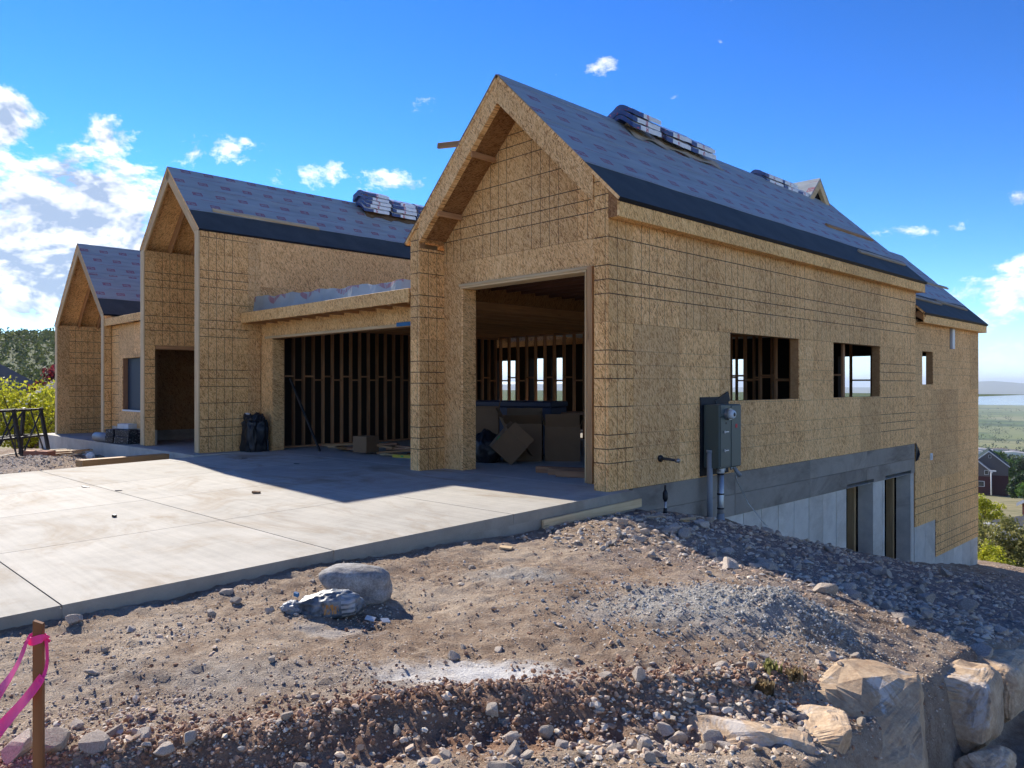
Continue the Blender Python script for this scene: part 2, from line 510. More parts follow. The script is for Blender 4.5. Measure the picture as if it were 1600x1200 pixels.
M_stake = wood('stake_wood', (0.30, 0.13, 0.05), (0.17, 0.07, 0.028), 0.1)
M_navy = plain('navy_paint', (0.016, 0.020, 0.045), 0.5, 0.4, 0.15)
M_blueglass = plain('dark_blue_window', (0.018, 0.035, 0.06), 0.55, 0.25, 0.15, 2)
M_blue = plain('blue_tape', (0.02, 0.13, 0.30), 0.6, 0.3, 0.1)
M_green = plain('green_print', (0.03, 0.26, 0.07), 0.6, 0.3, 0.1)
M_redp = plain('red_sticker', (0.50, 0.03, 0.05), 0.5, 0.3, 0.1)
M_clear = plain('clear_bottle', (0.55, 0.62, 0.66), 0.15, 0.6, 0.1)
M_yel = plain('yellow_tool', (0.55, 0.42, 0.04), 0.5, 0.4, 0.2)
M_shadow = plain('painted_shade', (0.02, 0.017, 0.015), 0.9, 0.1, 0.2)  # near-black colour that paints shade onto interior walls and openings
M_brick = plain('terracotta_block', (0.34, 0.14, 0.085), 0.85, 0.2, 0.25)
M_baggrey = None

# ------------------------------------------------------------------ object helpers
COL = scene.collection
WM = {}


def reg(o, Mx, parent=None):
    COL.objects.link(o)
    WM[o.name] = Mx
    if parent is not None:
        o.parent = parent
        o.matrix_parent_inverse = WM[parent.name].inverted()
    o.matrix_basis = Mx
    return o


def new_obj(name, me, mat, Mx=None, parent=None):
    o = bpy.data.objects.new(name, me)
    if me is not None and mat is not None and len(me.materials) == 0:
        me.materials.append(mat)
    return reg(o, Mx if Mx is not None else Matrix.Identity(4), parent)


def thing(name, label, cat, loc, group=None, rotz=0):
    o = bpy.data.objects.new(name, None)
    o.empty_display_size = 0.2
    reg(o, Matrix.Translation(loc) @ Matrix.Rotation(rotz, 4, 'Z'))
    tag(o, label, cat, group)
    return o


def tag(o, label, cat, group=None):
    o['label'] = label
    o['category'] = cat
    if group:
        o['group'] = group
    return o


def kind(o, k, label=None):
    o['kind'] = k
    if label:
        o['label'] = label
    return o


def frame(o, ux, uy):
    ux = Vector(ux).normalized()
    uy = Vector(uy)
    uz = ux.cross(uy).normalized()
    uy = uz.cross(ux)
    return Matrix(((ux.x, uy.x, uz.x, o[0]), (ux.y, uy.y, uz.y, o[1]), (ux.z, uy.z, uz.z, o[2]), (0, 0, 0, 1)))


FX = lambda o: frame(o, (0, 1, 0), (0, 0, 1))      # wall facing +X, local x = +Y
FY = lambda o: frame(o, (1, 0, 0), (0, 0, 1))      # wall facing -Y, local x = +X
BX = lambda o: frame(o, (0, -1, 0), (0, 0, 1))     # wall facing -X
BY = lambda o: frame(o, (-1, 0, 0), (0, 0, 1))     # wall facing +Y


def prism_mesh(name, polys, z0, z1):
    """convex polygons (counter-clockwise, local xy) extruded from z0 to z1"""
    V, F = [], []
    if isinstance(polys[0][0], (int, float)):
        polys = [polys]
    for p in polys:
        n = len(p)
        if n < 3:
            continue
        b = len(V)
        V += [(x, y, z0) for x, y in p] + [(x, y, z1) for x, y in p]
        F.append(tuple(b + i for i in reversed(range(n))))
        F.append(tuple(b + n + i for i in range(n)))
        for i in range(n):
            j = (i + 1) % n
            F.append((b + i, b + j, b + n + j, b + n + i))
    me = bpy.data.meshes.new(name)
    me.from_pydata(V, [], F)
    return me


BOXC = {}


def box_mesh(lx, ly, lz, bev=0.0):
    key = (round(lx, 4), round(ly, 4), round(lz, 4), bev)
    if key in BOXC:
        return BOXC[key]
    bm = bmesh.new()
    bmesh.ops.create_cube(bm, size=1.0)
    for v in bm.verts:
        v.co = Vector((v.co.x * lx, v.co.y * ly, v.co.z * lz))
    if bev:
        bmesh.ops.bevel(bm, geom=list(bm.edges), offset=bev, segments=1, affect='EDGES')
    me = bpy.data.meshes.new('box')
    bm.to_mesh(me)
    bm.free()
    BOXC[key] = me
    return me


def put_box(name, mat, parent, c, size, rot=(0, 0, 0), bev=0.0):
    me = box_mesh(*size, bev).copy() if mat else None
    Mx = Matrix.Translation(c) @ Matrix.Rotation(rot[2], 4, 'Z') @ Matrix.Rotation(rot[1], 4, 'Y') @ Matrix.Rotation(rot[0], 4, 'X')
    return new_obj(name, me, mat, Mx, parent)


BRD = {}


def board(name, mat, parent, p, q, wd, th, up=(0, 0, 1), bev=0.004):
    """a length of timber from p to q: local x along it, wd across (towards up), th thick"""
    p = Vector(p)
    q = Vector(q)
    d = (q - p)
    L = d.length
    ux = d.normalized()
    upv = Vector(up)
    uy = (upv - ux * upv.dot(ux)).normalized()
    Mx = frame((p + q) / 2, ux, uy)
    key = (round(L, 3), round(wd, 4), round(th, 4), bev, mat.name)
    me = BRD.get(key)
    if me is None:
        me = box_mesh(L, wd, th, bev).copy()
        me.materials.append(mat)
        BRD[key] = me
    return new_obj(name, me, mat, Mx, parent)


def clip(poly, out):
    """Sutherland-Hodgman: clip a convex polygon by a convex CCW outline"""
    for i in range(len(out)):
        a = out[i]
        b = out[(i + 1) % len(out)]
        ex, ey = b[0] - a[0], b[1] - a[1]
        res = []
        for k in range(len(poly)):
            p = poly[k]
            q = poly[(k + 1) % len(poly)]
            sp = ex * (p[1] - a[1]) - ey * (p[0] - a[0])
            sq = ex * (q[1] - a[1]) - ey * (q[0] - a[0])
            if sp >= 0:
                res.append(p)
            if (sp >= 0) != (sq >= 0):
                u = sp / (sp - sq)
                res.append((p[0] + (q[0] - p[0]) * u, p[1] + (q[1] - p[1]) * u))
        poly = res
        if len(poly) < 3:
            return []
    return poly


def area(p):
    return abs(sum(p[i][0] * p[(i + 1) % len(p)][1] - p[(i + 1) % len(p)][0] * p[i][1] for i in range(len(p)))) / 2


def minus(rects, hole):
    hx0, hy0, hx1, hy1 = hole
    res = []
    for (x0, y0, x1, y1) in rects:
        if hx1 <= x0 or hx0 >= x1 or hy1 <= y0 or hy0 >= y1:
            res.append((x0, y0, x1, y1))
            continue
        if hy0 > y0:
            res.append((x0, y0, x1, hy0))
        if hy1 < y1:
            res.append((x0, hy1, x1, y1))
        ya, yb = max(y0, hy0), min(y1, hy1)
        if hx0 > x0:
            res.append((x0, ya, hx0, yb))
        if hx1 < x1:
            res.append((hx1, ya, x1, yb))
    return res


def rp(r):
    return [(r[0], r[1]), (r[2], r[1]), (r[2], r[3]), (r[0], r[3])]


def wall(name, parent, Mx, outline, holes=(), thick=0.13, mat=None, panels=True, pw=1.12, ph=2.24, ox=0.0, oy=0.0,
         pmat=None, pname='sheathing_panel', label=None, g=0.0022):
    """framing core as the part, one child per sheet of sheathing in front of it"""
    xs = [p[0] for p in outline]
    ys = [p[1] for p in outline]
    bb = (min(xs), min(ys), max(xs), max(ys))
    rs = [bb]
    for h in holes:
        rs = minus(rs, h)
    polys = [q for q in (clip(rp(r_), outline) for r_ in rs) if len(q) > 2 and area(q) > 1e-5]
    core = new_obj(name, prism_mesh(name, polys, -0.016 - thick, -0.016), mat or M_stud, Mx, parent)
    if label:
        core['label'] = label
    if not panels:
        return core
    i0 = math.floor((bb[0] - ox) / pw)
    i1 = math.ceil((bb[2] - ox) / pw)
    j0 = math.floor((bb[1] - oy) / ph)
    j1 = math.ceil((bb[3] - oy) / ph)
    for j in range(j0, j1):
        for i in range(i0, i1):
            r0 = (max(bb[0], ox + i * pw + g), max(bb[1], oy + j * ph + g), min(bb[2], ox + (i + 1) * pw - g), min(bb[3], oy + (j + 1) * ph - g))
            if r0[2] - r0[0] < 0.02 or r0[3] - r0[1] < 0.02:
                continue
            rr = [r0]
            for h in holes:
                rr = minus(rr, h)
            px, py = ox + i * pw, oy + j * ph
            def touch(a_, b_):
                ox_ = min(a_[2], b_[2]) - max(a_[0], b_[0])
                oy_ = min(a_[3], b_[3]) - max(a_[1], b_[1])
                return ox_ > -1e-6 and oy_ > -1e-6 and max(ox_, oy_) > 0.01
            groups = []
            for r_ in rr:
                hit = [q for q in groups if any(touch(r_, k_) for k_ in q)]
                new_ = [r_] + [k_ for q in hit for k_ in q]
                groups = [q for q in groups if q not in hit] + [new_]
            for gq in groups:
                pl = []
                for r_ in gq:
                    c = clip(rp(r_), outline)
                    if len(c) > 2 and area(c) > 1e-4:
                        pl.append([(x - px, y - py) for x, y in c])
                if not pl:
                    continue
                pm = pmat(i, j) if callable(pmat) else (pmat or M_osb_l)
                lift = random.uniform(0, 0.0025)
                new_obj(pname, prism_mesh(pname, pl, -0.015, lift), pm, Mx @ Matrix.Translation((px, py, 0)), core)
    return core


def np_mesh(name, V, F):
    V = np.asarray(V, dtype=np.float32)
    F = np.asarray(F, dtype=np.int32)
    k = F.shape[1]
    me = bpy.data.meshes.new(name)
    me.vertices.add(len(V))
    me.vertices.foreach_set('co', V.ravel())
    me.loops.add(F.size)
    me.loops.foreach_set('vertex_index', F.ravel())
    me.polygons.add(len(F))
    me.polygons.foreach_set('loop_start', np.arange(0, F.size, k, dtype=np.int32))
    me.polygons.foreach_set('loop_total', np.full(len(F), k, dtype=np.int32))
    me.polygons.foreach_set('use_smooth', np.zeros(len(F), dtype=bool))
    me.update(calc_edges=True)
    return me


def smooth(me, on=True):
    me.polygons.foreach_set('use_smooth', np.full(len(me.polygons), on, dtype=bool))


# ---- numpy value noise
_perm = RNG.random((256, 256))


def vnoise(x, y):
    xi = np.floor(x).astype(int)
    yi = np.floor(y).astype(int)
    fx = x - xi
    fy = y - yi
    fx = fx * fx * (3 - 2 * fx)
    fy = fy * fy * (3 - 2 * fy)
    g = lambda a, b: _perm[a & 255, b & 255]
    return (g(xi, yi) * (1 - fx) * (1 - fy) + g(xi + 1, yi) * fx * (1 - fy) + g(xi, yi + 1) * (1 - fx) * fy + g(xi + 1, yi + 1) * fx * fy) - 0.5


def fbm(x, y, o=5, r=0.5):
    s, a = 0, 1.0
    for k in range(o):
        s = s + a * vnoise(x * 2 ** k + 17.3 * k, y * 2 ** k + 5.1 * k)
        a *= r
    return s


# ------------------------------------------------------------------ terrain round the house
CTRL = np.array([
    (-6.05, 8.0, -.27), (-6.05, 6.5, -.26), (-6.05, 5, -.20), (-6.05, 3, -.24), (-6.05, 1, -.28), (-6.05, -2, -.34), (-6.05, -6, -.4),
    (-6.2, 8.4, -.27), (-6.2, 9, -.38), (-6.2, 10.2, -.61), (-6.2, 11.3, -.88), (-6.2, 12.2, -1.15), (-6.2, 13.4, -1.45), (-6.2, 15.5, -1.92),
    (-6.2, 16.9, -2.22), (-6.2, 19.2, -2.78), (-6.2, 21, -3.12), (-6.2, 24.6, -3.72), (-6.2, 27, -4.1),
    (-5.5, 7.05, -.17), (-5.07, 6.96, -.19), (-4.2, 6.87, -.34), (-3.72, 6.82, -.36), (-3.06, 6.75, -.39), (-2.7, 6.7, -.44), (-2.2, 6.66, -.54), (-1.9, 6.63, -.58),
    (-5, 3, -.26), (-4.4, 4.2, -.25), (-3.5, 4.6, -.24), (-3, 5.1, -.20), (-2.5, 5.6, -.27), (-4, 5.5, -.24), (-2.5, 2.6, -.30), (-1.8, 3.2, -.36), (-1.7, 4.4, -.44),
    (-1.6, 5.5, -.54), (0, 0, -.32), (-2, 0, -.32), (-4, 0, -.32), (2, -3, -.4), (2, 2, -.5), (-3, -5, -.4),
    (-4.5, 9, -.60), (-3, 9, -.92), (-1.6, 8.5, -.95), (-4.5, 11, -1.0), (-3, 11, -1.25), (-1.5, 11, -1.45), (-4, 14, -1.75), (-2, 14, -2.0),
    (-4, 18, -2.65), (-2, 18, -2.8), (-4, 22, -3.42), (-2, 22, -3.55), (-4, 25.5, -3.98), (-2, 26, -4.2), (2, 10, -1.5), (2, 18, -2.9), (2, 26, -4.3), (4, 5, -.9),
    (-6, 30, -5.0), (-1, 30, -5.2), (-14, 28, -4.4), (-14, 33, -5.6), (-24, 28, -4.0), (-32, 26, -3.4), (4, 32, -5.6), (-8, 26, -4.0),
    (-17, 4, -.32), (-17, 0, -.42), (-17, -5, -.5), (-18, 6, -.34), (-20, 4.3, -.42), (-21, 6, -.5), (-24, 5, -.58), (-25, 6.2, -.62), (-30, 6, -.8), (-30, 2, -.8), (-34, 10, -1.4),
    (-24, 0, -.6), (-34, 0, -1.0), (-34, 20, -2.5), (-24, -6, -.7)])


def tps_fit(P):
    xy = P[:, :2]
    n = len(P)
    d = np.linalg.norm(xy[:, None] - xy[None], axis=2)
    K = np.where(d > 0, d * d * np.log(d + 1e-9), 0) + np.eye(n) * 0.02
    Q = np.hstack([np.ones((n, 1)), xy])
    A = np.block([[K, Q], [Q.T, np.zeros((3, 3))]])
    return np.linalg.solve(A, np.concatenate([P[:, 2], np.zeros(3)]))


_W = tps_fit(CTRL)


def tps(x, y):
    out = _W[-3] + _W[-2] * x + _W[-1] * y
    for (cx, cy, _), wgt in zip(CTRL, _W[:-3]):
        r2 = (x - cx) ** 2 + (y - cy) ** 2
        out = out + wgt * 0.5 * r2 * np.log(r2 + 1e-12)
    return out


def sstep(a, b, x):
    t = np.clip((x - a) / (b - a), 0, 1)
    return t * t * (3 - 2 * t)


def seg_dist(x, y, pts):
    best = np.full(np.shape(x), 1e9)
    for (ax, ay), (bx, by) in zip(pts[:-1], pts[1:]):
        dx, dy = bx - ax, by - ay
        t = np.clip(((x - ax) * dx + (y - ay) * dy) / (dx * dx + dy * dy), 0, 1)
        best = np.minimum(best, np.hypot(x - ax - t * dx, y - ay - t * dy))
    return best


WALL_LINE = [(-1.3, 1.2), (-1.45, 3.0), (-1.55, 4.2), (-1.58, 5.2), (-1.60, 6.4), (-1.58, 8.0), (-1.2, 10.5)]
BERM = [(-3.9, 0.9), (-3.35, 1.75), (-2.95, 2.75), (-2.45, 3.65), (-2.05, 4.35)]
HOLLOW = [(-3.6, 0.9), (-3.0, 1.75), (-2.55, 2.7), (-2.1, 3.4)]


def wall_x(y):
    ys = np.array([p[1] for p in WALL_LINE])
    xs = np.array([p[0] for p in WALL_LINE])
    return np.interp(y, ys, xs)


def hz(x, y, detail=True):
    x = np.asarray(x, float)
    y = np.asarray(y, float)
    z = tps(x, y)
    z = z + 0.085 * np.exp(-(seg_dist(x, y, BERM) / 0.17) ** 2) - 0.06 * np.exp(-(seg_dist(x, y, HOLLOW) / 0.16) ** 2)
    z = z + 0.17 * np.exp(-(((x + 2.55) / 0.36) ** 2 + ((y - 5.35) / 0.22) ** 2))                       # cement heap
    z = z + 0.05 * np.exp(-(((x + 5.3) / 0.30) ** 2 + ((y - 7.75) / 0.55) ** 2))                        # gravel against the form board
    z = z + 0.24 * np.exp(-(((x + 19.4) / 1.5) ** 2 + ((y - 4.2) / 0.8) ** 2))                          # spoil heap by the porch
    if detail:
        yard = sstep(-16.9, -16.0, x) * 0 + 1
        z = z + yard * (0.09 * fbm(x * 0.9, y * 0.9, 3) + 0.022 * fbm(x * 4 + 3, y * 4, 3) + 0.030 * fbm(x * 13, y * 13 + 9, 3, 0.65))
        tr = np.abs(np.sin((x * 0.72 + y * 0.70) * 14.0)) * np.exp(-(seg_dist(x, y, [(-2.9, 2.0), (-2.3, 3.1)]) / 0.22) ** 2)
        z = z + 0.035 * tr
    # the step down the boulder retaining wall to the lower path
    drop = sstep(wall_x(y) - 0.10, wall_x(y) + 0.14, x) * sstep(2.0, 3.0, y) * (1 - sstep(9.0, 12.0, y))
    low = -1.16 - 0.03 * (y - 6) + (0.02 * fbm(x * 3, y * 3, 3) if detail else 0)
    z = z * (1 - drop) + np.minimum(z, low) * drop
    # cut away below the driveway, the porch and the house
    ins = sstep(-17.0, -16.7, x) * (1 - sstep(-6.20, -6.10, x)) * (1 - sstep(8.4, 8.6, y))
    z = np.where(ins > 0.5, np.minimum(z, -0.75), z)
    hs = (x > -29.0) & (x < -6.45) & (y > 6.75) & (y < 24.75)
    hs2 = (x > -6.5) | (y > 8.6) | (x < -16.6)
    z = np.where(hs & hs2, -4.6, z)
    return z


def axis(parts):
    out = []
    for a, b, s in parts:
        out.append(np.arange(a, b, s))
    out.append(np.array([parts[-1][1]]))
    return np.concatenate(out)


gx = axis([(-34, -6.75, 0.35), (-6.75, 0.8, 0.032), (0.8, 6.0, 0.3)])
gy = axis([(-6, 0.5, 0.3), (0.5, 8.6, 0.032), (8.6, 13, 0.07), (13, 34, 0.22)])
GX, GY = np.meshgrid(gx, gy)
GZ = hz(GX, GY)
nx, ny = len(gx), len(gy)
idx = np.arange(nx * ny).reshape(ny, nx)
F = np.stack([idx[:-1, :-1].ravel(), idx[:-1, 1:].ravel(), idx[1:, 1:].ravel(), idx[1:, :-1].ravel()], axis=1)
me = np_mesh('ground', np.stack([GX.ravel(), GY.ravel(), GZ.ravel()], axis=1), F)
smooth(me)
kind(new_obj('ground', me, M_dirt), 'structure', 'bare brown construction dirt with grey cement spills')

# lower path below the boulder wall
def path_mat():
    mt, t, b = material('path_concrete', 0.9, 0.2)
    pos = t.node('ShaderNodeNewGeometry').outputs['Position']
    n = t.noise(pos, 2.5, 7, 0.65)
    t.put(b.inputs['Base Color'], t.ramp(n, [(0.3, (0.24, 0.21, 0.18)), (0.7, (0.40, 0.36, 0.31))]))
    bump(t, b, t.noise(pos, 40, 4), 0.3, 0.01)
    return mt


M_path = path_mat()
pts = [(-1.0, 2.6), (-1.15, 4.0), (-1.20, 5.2), (-1.24, 6.4), (-1.20, 8.0), (-0.7, 10.5)]
V, Fq = [], []
for (x, y) in pts:
    z = -1.16 - 0.03 * (y - 6) + 0.03
    V += [(x, y, z), (x + 3.6, y, z - 0.06), (x, y, z - 0.15), (x + 3.6, y, z - 0.2)]
for i in range(len(pts) - 1):
    a, b_ = 4 * i, 4 * (i + 1)
    Fq += [(a, a + 1, b_ + 1, b_), (a, b_, b_ + 2, a + 2), (a + 1, a + 3, b_ + 3, b_ + 1)]
me = bpy.data.meshes.new('path')
me.from_pydata(V, [], Fq)
kind(new_obj('path', me, M_path), 'structure', 'tan concrete path below the boulder wall')

# ------------------------------------------------------------------ far land: valley, lake, hills
def land_mat():
    mt, t, b = material('valley_land', 0.95, 0.1)
    pos = t.node('ShaderNodeNewGeometry').outputs['Position']
    x, y, z = t.sep(pos)
    fld = t.vor(t.mapping(pos, rot=(0, 0, 0.3), scale=(0.0016, 0.0034, 0)), 1.0, dims='2D')
    fr, fg, fb = t.sep(fld.outputs['Color'])
    fc = t.ramp(fr, [(0.0, (0.10, 0.15, 0.045)), (0.35, (0.17, 0.20, 0.07)), (0.6, (0.24, 0.235, 0.11)), (1.0, (0.13, 0.18, 0.06))])
    wood_ = t.ramp(t.noise(t.mapping(pos, scale=(0.0018, 0.006, 0)), 1.0, 6, 0.7), [(0.52, 0.0), (0.58, 1.0)])
    fc = t.mix(t.m('MULTIPLY', wood_, 0.8), fc, (0.045, 0.075, 0.03))
    scrub = t.ramp(t.noise(pos, 0.25, 6, 0.7), [(0.35, (0.16, 0.15, 0.07)), (0.6, (0.30, 0.26, 0.15))])
    far = t.ramp(t.m('DIVIDE', y, 600.0), [(0.35, 0.0), (0.9, 1.0)])
    t.put(b.inputs['Base Color'], t.mix(far, scrub, fc))
    return mt


M_land = land_mat()
DV = Vector((-0.21, 0.978, 0)).normalized()


def zfar(x, y):
    s = x * DV.x + y * DV.y
    ssl = np.interp(s, [0, 28, 45, 75, 130, 257, 400, 900, 1500, 2300], [-1.6, -5.1, -7.6, -12.0, -18.5, -30.5, -41, -80, -118, -141])
    up = -1.3 - 0.03 * np.clip(-x - 20, 0, 90) + 0.05 * np.clip(-y - 6, 0, 400)
    z = np.where(s > 0, ssl, up)
    l = sstep(-20, -60, x) * (1 - sstep(20, 80, s))
    return np.maximum(z, -141.0) * (1 - l) + l * np.maximum(-2.2 - 0.012 * np.hypot(x, y), z)


rad = np.concatenate([np.geomspace(9, 300, 60), np.geomspace(320, 7200, 60)])
ang = np.linspace(0, 2 * np.pi, 181)[:-1]
RR, AA = np.meshgrid(rad, ang, indexing='ij')
LX, LY = RR * np.cos(AA), RR * np.sin(AA)
LZ = zfar(LX, LY)
near = (LX > -33.6) & (LX < 5.6) & (LY > -5.6) & (LY < 33.6)
LZ = np.where(near, np.minimum(LZ, hz(np.clip(LX, -34, 6), np.clip(LY, -6, 34), False)) - 3.0, LZ)
nr, na = LX.shape
idx = np.arange(nr * na).reshape(nr, na)
nxt = np.roll(idx, -1, axis=1)
F = np.stack([idx[:-1].ravel(), idx[1:].ravel(), nxt[1:].ravel(), nxt[:-1].ravel()], axis=1)
me = np_mesh('terrain', np.stack([LX.ravel(), LY.ravel(), LZ.ravel()], axis=1), F)
smooth(me)
kind(new_obj('terrain', me, M_land), 'structure', 'green valley farmland falling away to the lake')


def water_mat():
    mt, t, b = material('lake_water', 0.12, 0.5)
    pos = t.node('ShaderNodeNewGeometry').outputs['Position']
    b.inputs['Base Color'].default_value = (0.10, 0.16, 0.20, 1)
    bump(t, b, t.noise(pos, 0.05, 3), 0.25, 4.0)
    return mt


M_water = water_mat()
a = np.linspace(0, 2 * np.pi, 97)[:-1]
V = [(0, 0, -140.2)] + [(40000 * math.cos(q), 40000 * math.sin(q), -140.2) for q in a]
inner = [(6100 * math.cos(q), 6100 * math.sin(q), -140.2) for q in a]
V = inner + [(40000 * math.cos(q), 40000 * math.sin(q), -140.2) for q in a]
n = len(a)
Fq = [(i, n + i, n + (i + 1) % n, (i + 1) % n) for i in range(n)]
me = bpy.data.meshes.new('lake')
me.from_pydata(V, [], Fq)
kind(new_obj('lake', me, M_water), 'structure', 'pale lake at the far side of the valley')

M_mount = plain('far_mountain', (0.13, 0.14, 0.09), 0.95, 0.1, 0.3, 0.0006, 0, 0)
# mountain range across the lake
th = np.linspace(-1.25, 0.6, 150)
prof = []
for q in th:
    h = 60 + 190 * max(0, float(vnoise(np.array(q * 6.0 + 3), np.array(2.5))) + 0.28) + 25 * float(fbm(np.array(q * 40.0), np.array(1.0), 4))
    h += 75 * math.exp(-((q + 0.235) / 0.035) ** 2)
    prof.append(max(12, h))
V, Fq = [], []
for q, h in zip(th, prof):
    for k, (rr_, f) in enumerate(((12200, 0), (13200, 0.55), (14600, 1.0), (17500, 0.0))):
        V.append((rr_ * math.sin(q), rr_ * math.cos(q), -141 + h * f * (1 + 0.15 * math.sin(q * 70 + k * 2) * (0 < f < 1))))
for i in range(len(th) - 1):
    for k in range(3):
        a_ = 4 * i + k
        Fq.append((a_, a_ + 1, a_ + 5, a_ + 4))
me = bpy.data.meshes.new('mountain_range')
me.from_pydata(V, [], Fq)
smooth(me)
kind(new_obj('mountain_range', me, M_mount), 'structure', 'low blue mountains across the lake')

# wooded hill beyond the left of the house
M_hill = plain('hill_scrub', (0.065, 0.085, 0.028), 0.95, 0.1, 0.35, 0.03, 0, 0)
hc = Vector((-900, 250, 0))
def hill_z(x, y):
    u = (x * -0.985 + y * 0.17)          # distance along the view to the hill
    v = (x * 0.17 + y * 0.985)
    s = sstep(240, 620, u) * (1 - sstep(900, 1500, u)) * (1 - sstep(110, 260, np.abs(v - 10)))
    return -9.0 + s * (40 + 8 * fbm(x * 0.006, y * 0.006, 4) + 5 * np.sin(v * 0.013))


hx = np.linspace(-1600, -180, 110)
hy = np.linspace(-420, 900, 110)
HX, HY = np.meshgrid(hx, hy)
HZ = hill_z(HX, HY)
idx = np.arange(HX.size).reshape(HX.shape)
F = np.stack([idx[:-1, :-1].ravel(), idx[:-1, 1:].ravel(), idx[1:, 1:].ravel(), idx[1:, :-1].ravel()], axis=1)
me = np_mesh('hill', np.stack([HX.ravel(), HY.ravel(), HZ.ravel()], axis=1), F)
smooth(me)
kind(new_obj('hill', me, M_hill), 'structure', 'wooded hill behind the left gable')

# ------------------------------------------------------------------ driveway and slabs
def dz(x, y):
    return 0.0121 * (x + 6.25) + 0.024 * (min(y, 7.9) - 7.9)


def slab_mesh(name, x0, x1, y0, y1, top, thick, ysplit=()):
    ys = [y0] + [q for q in ysplit if y0 < q < y1] + [y1]
    V, Fq = [], []
    for y in ys:
        V += [(x0, y, top(x0, y)), (x1, y, top(x1, y)), (x1, y, top(x1, y) - thick), (x0, y, top(x0, y) - thick)]
    for i in range(len(ys) - 1):
        a_, b_ = 4 * i, 4 * (i + 1)
        Fq += [(a_, a_ + 1, b_ + 1, b_), (a_ + 1, a_ + 2, b_ + 2, b_ + 1), (a_ + 2, a_ + 3, b_ + 3, b_ + 2), (a_ + 3, a_, b_, b_ + 3)]
    Fq += [(0, 3, 2, 1)]
    e = 4 * (len(ys) - 1)
    Fq += [(e, e + 1, e + 2, e + 3)]
    me = bpy.data.meshes.new(name)
    me.from_pydata(V, [], Fq)
    return me


def two_mats(me, top, side):
    me.materials.append(top)
    me.materials.append(side)
    for p in me.polygons:
        p.material_index = 0 if p.normal.z > 0.7 else 1


JX = [-16.6, -13.3, -10.9, -8.5, -6.1]
JY = [-5.2, -2.9, -0.7, 1.5, 3.7, 6.0, 8.25]
drive = new_obj('driveway', slab_mesh('driveway', JX[0] + 0.01, JX[-1] - 0.01, JY[0] + 0.01, JY[-1] - 0.01, lambda x, y: dz(x, y) - 0.022, 0.36, (7.9,)), M_slabedge)
kind(drive, 'structure', 'pale new concrete driveway poured in square bays')
for i in range(len(JX) - 1):
    for j in range(len(JY) - 1):
        h = 0.006
        me = slab_mesh('concrete_slab', JX[i] + h, JX[i + 1] - h, JY[j] + h, JY[j + 1] - h, dz, 0.12, (7.9,))
        two_mats(me, M_drive, M_slabedge)
        new_obj('concrete_slab', me, None, None, drive)
fl = new_obj('garage_floor', slab_mesh('garage_floor', -16.98, -6.32, 8.262, 24.7, lambda x, y: 0.0121 * (x + 6.25) + 0.0005, 0.12), M_floor)
kind(fl, 'structure', 'grey concrete floor inside the garage')
pz = lambda x, y: -0.128 + 0.0105 * (x + 17.0)
me = slab_mesh('porch', -29.7, -16.61, 6.62, 20.0, pz, 0.62)
two_mats(me, M_floor, M_fnd)
kind(new_obj('porch', me, None), 'structure', 'raised grey concrete porch slab under the left gables')

# ------------------------------------------------------------------ the house
house = thing('unfinished_house', 'house under construction sheathed in tan OSB with three steep gables and grey underlayment roofs', 'house', (-6.25, 7.89, 0))
H_ = house
XC, ZR, MM = -8.36, 6.08, 0.965
zo = lambda x, xc=XC, zr=ZR, m=MM: zr - m * abs(x - xc)

# right garage bay, long side wall and its wing
wall('wing_wall', H_, FX((-6.25, 7.89, 0)), [(0, 0), (0.54, 0), (0.54, 3.62), (0, 3.62)], pw=0.54, pmat=M_osb_s)
side_h = [(2.57, 1.15, 5.01, 2.24), (6.50, 1.15, 8.92, 2.24)]
wall('side_wall', H_, FX((-6.25, 8.43, 0)), [(0, 0), (11.17, 0), (11.17, 3.62), (0, 3.62)], side_h, thick=0.15,
     pmat=lambda i, j: M_osb_l if (j >= 1 or i >= 8) else M_osb_f)
rear_out = [(0, -2.95), (5.26, -2.95), (5.26, 2.97), (0, 2.97)]
wall('rear_side_wall', H_, FX((-6.253, 19.602, 0)), rear_out, [(-1, -4, 1.53, -2.0), (0.49, 1.41, 1.30, 2.22), (2.62, 2.34, 3.0, 2.9)], thick=0.15,
     oy=-3.2, pmat=lambda i, j: M_osb_s if j < 1 else M_osb_f)
put_box('vent_strip', M_white, H_, (-6.26, 22.50, 2.62), (0.06, 0.2, 0.54))
wall('foundation_wall', H_, FX((-6.285, 8.43, 0)), [(0, -5.2), (11.17, -5.2), (11.17, -0.70), (0, -0.70)], [(7.20, -6, 8.62, -0.705), (9.29, -6, 10.93, -0.705)],
     thick=0.30, mat=M_fnd, pw=0.61, ph=6.0, oy=-5.3, pmat=M_fnd, pname='concrete_panel', g=0.009)
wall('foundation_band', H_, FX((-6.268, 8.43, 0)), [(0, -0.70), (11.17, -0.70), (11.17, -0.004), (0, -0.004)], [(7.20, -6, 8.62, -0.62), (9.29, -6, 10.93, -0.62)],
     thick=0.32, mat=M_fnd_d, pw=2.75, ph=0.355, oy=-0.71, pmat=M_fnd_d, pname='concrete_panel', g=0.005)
wall('foundation_wall', H_, FX((-6.272, 19.6, 0)), [(0, -5.5), (5.25, -5.5), (5.25, -2.0), (0, -2.0)], [(1.53, -2.955, 6, -1)], thick=0.3, mat=M_fnd,
     pw=0.76, ph=6, oy=-6, pmat=M_fnd, pname='concrete_panel', g=0.004)
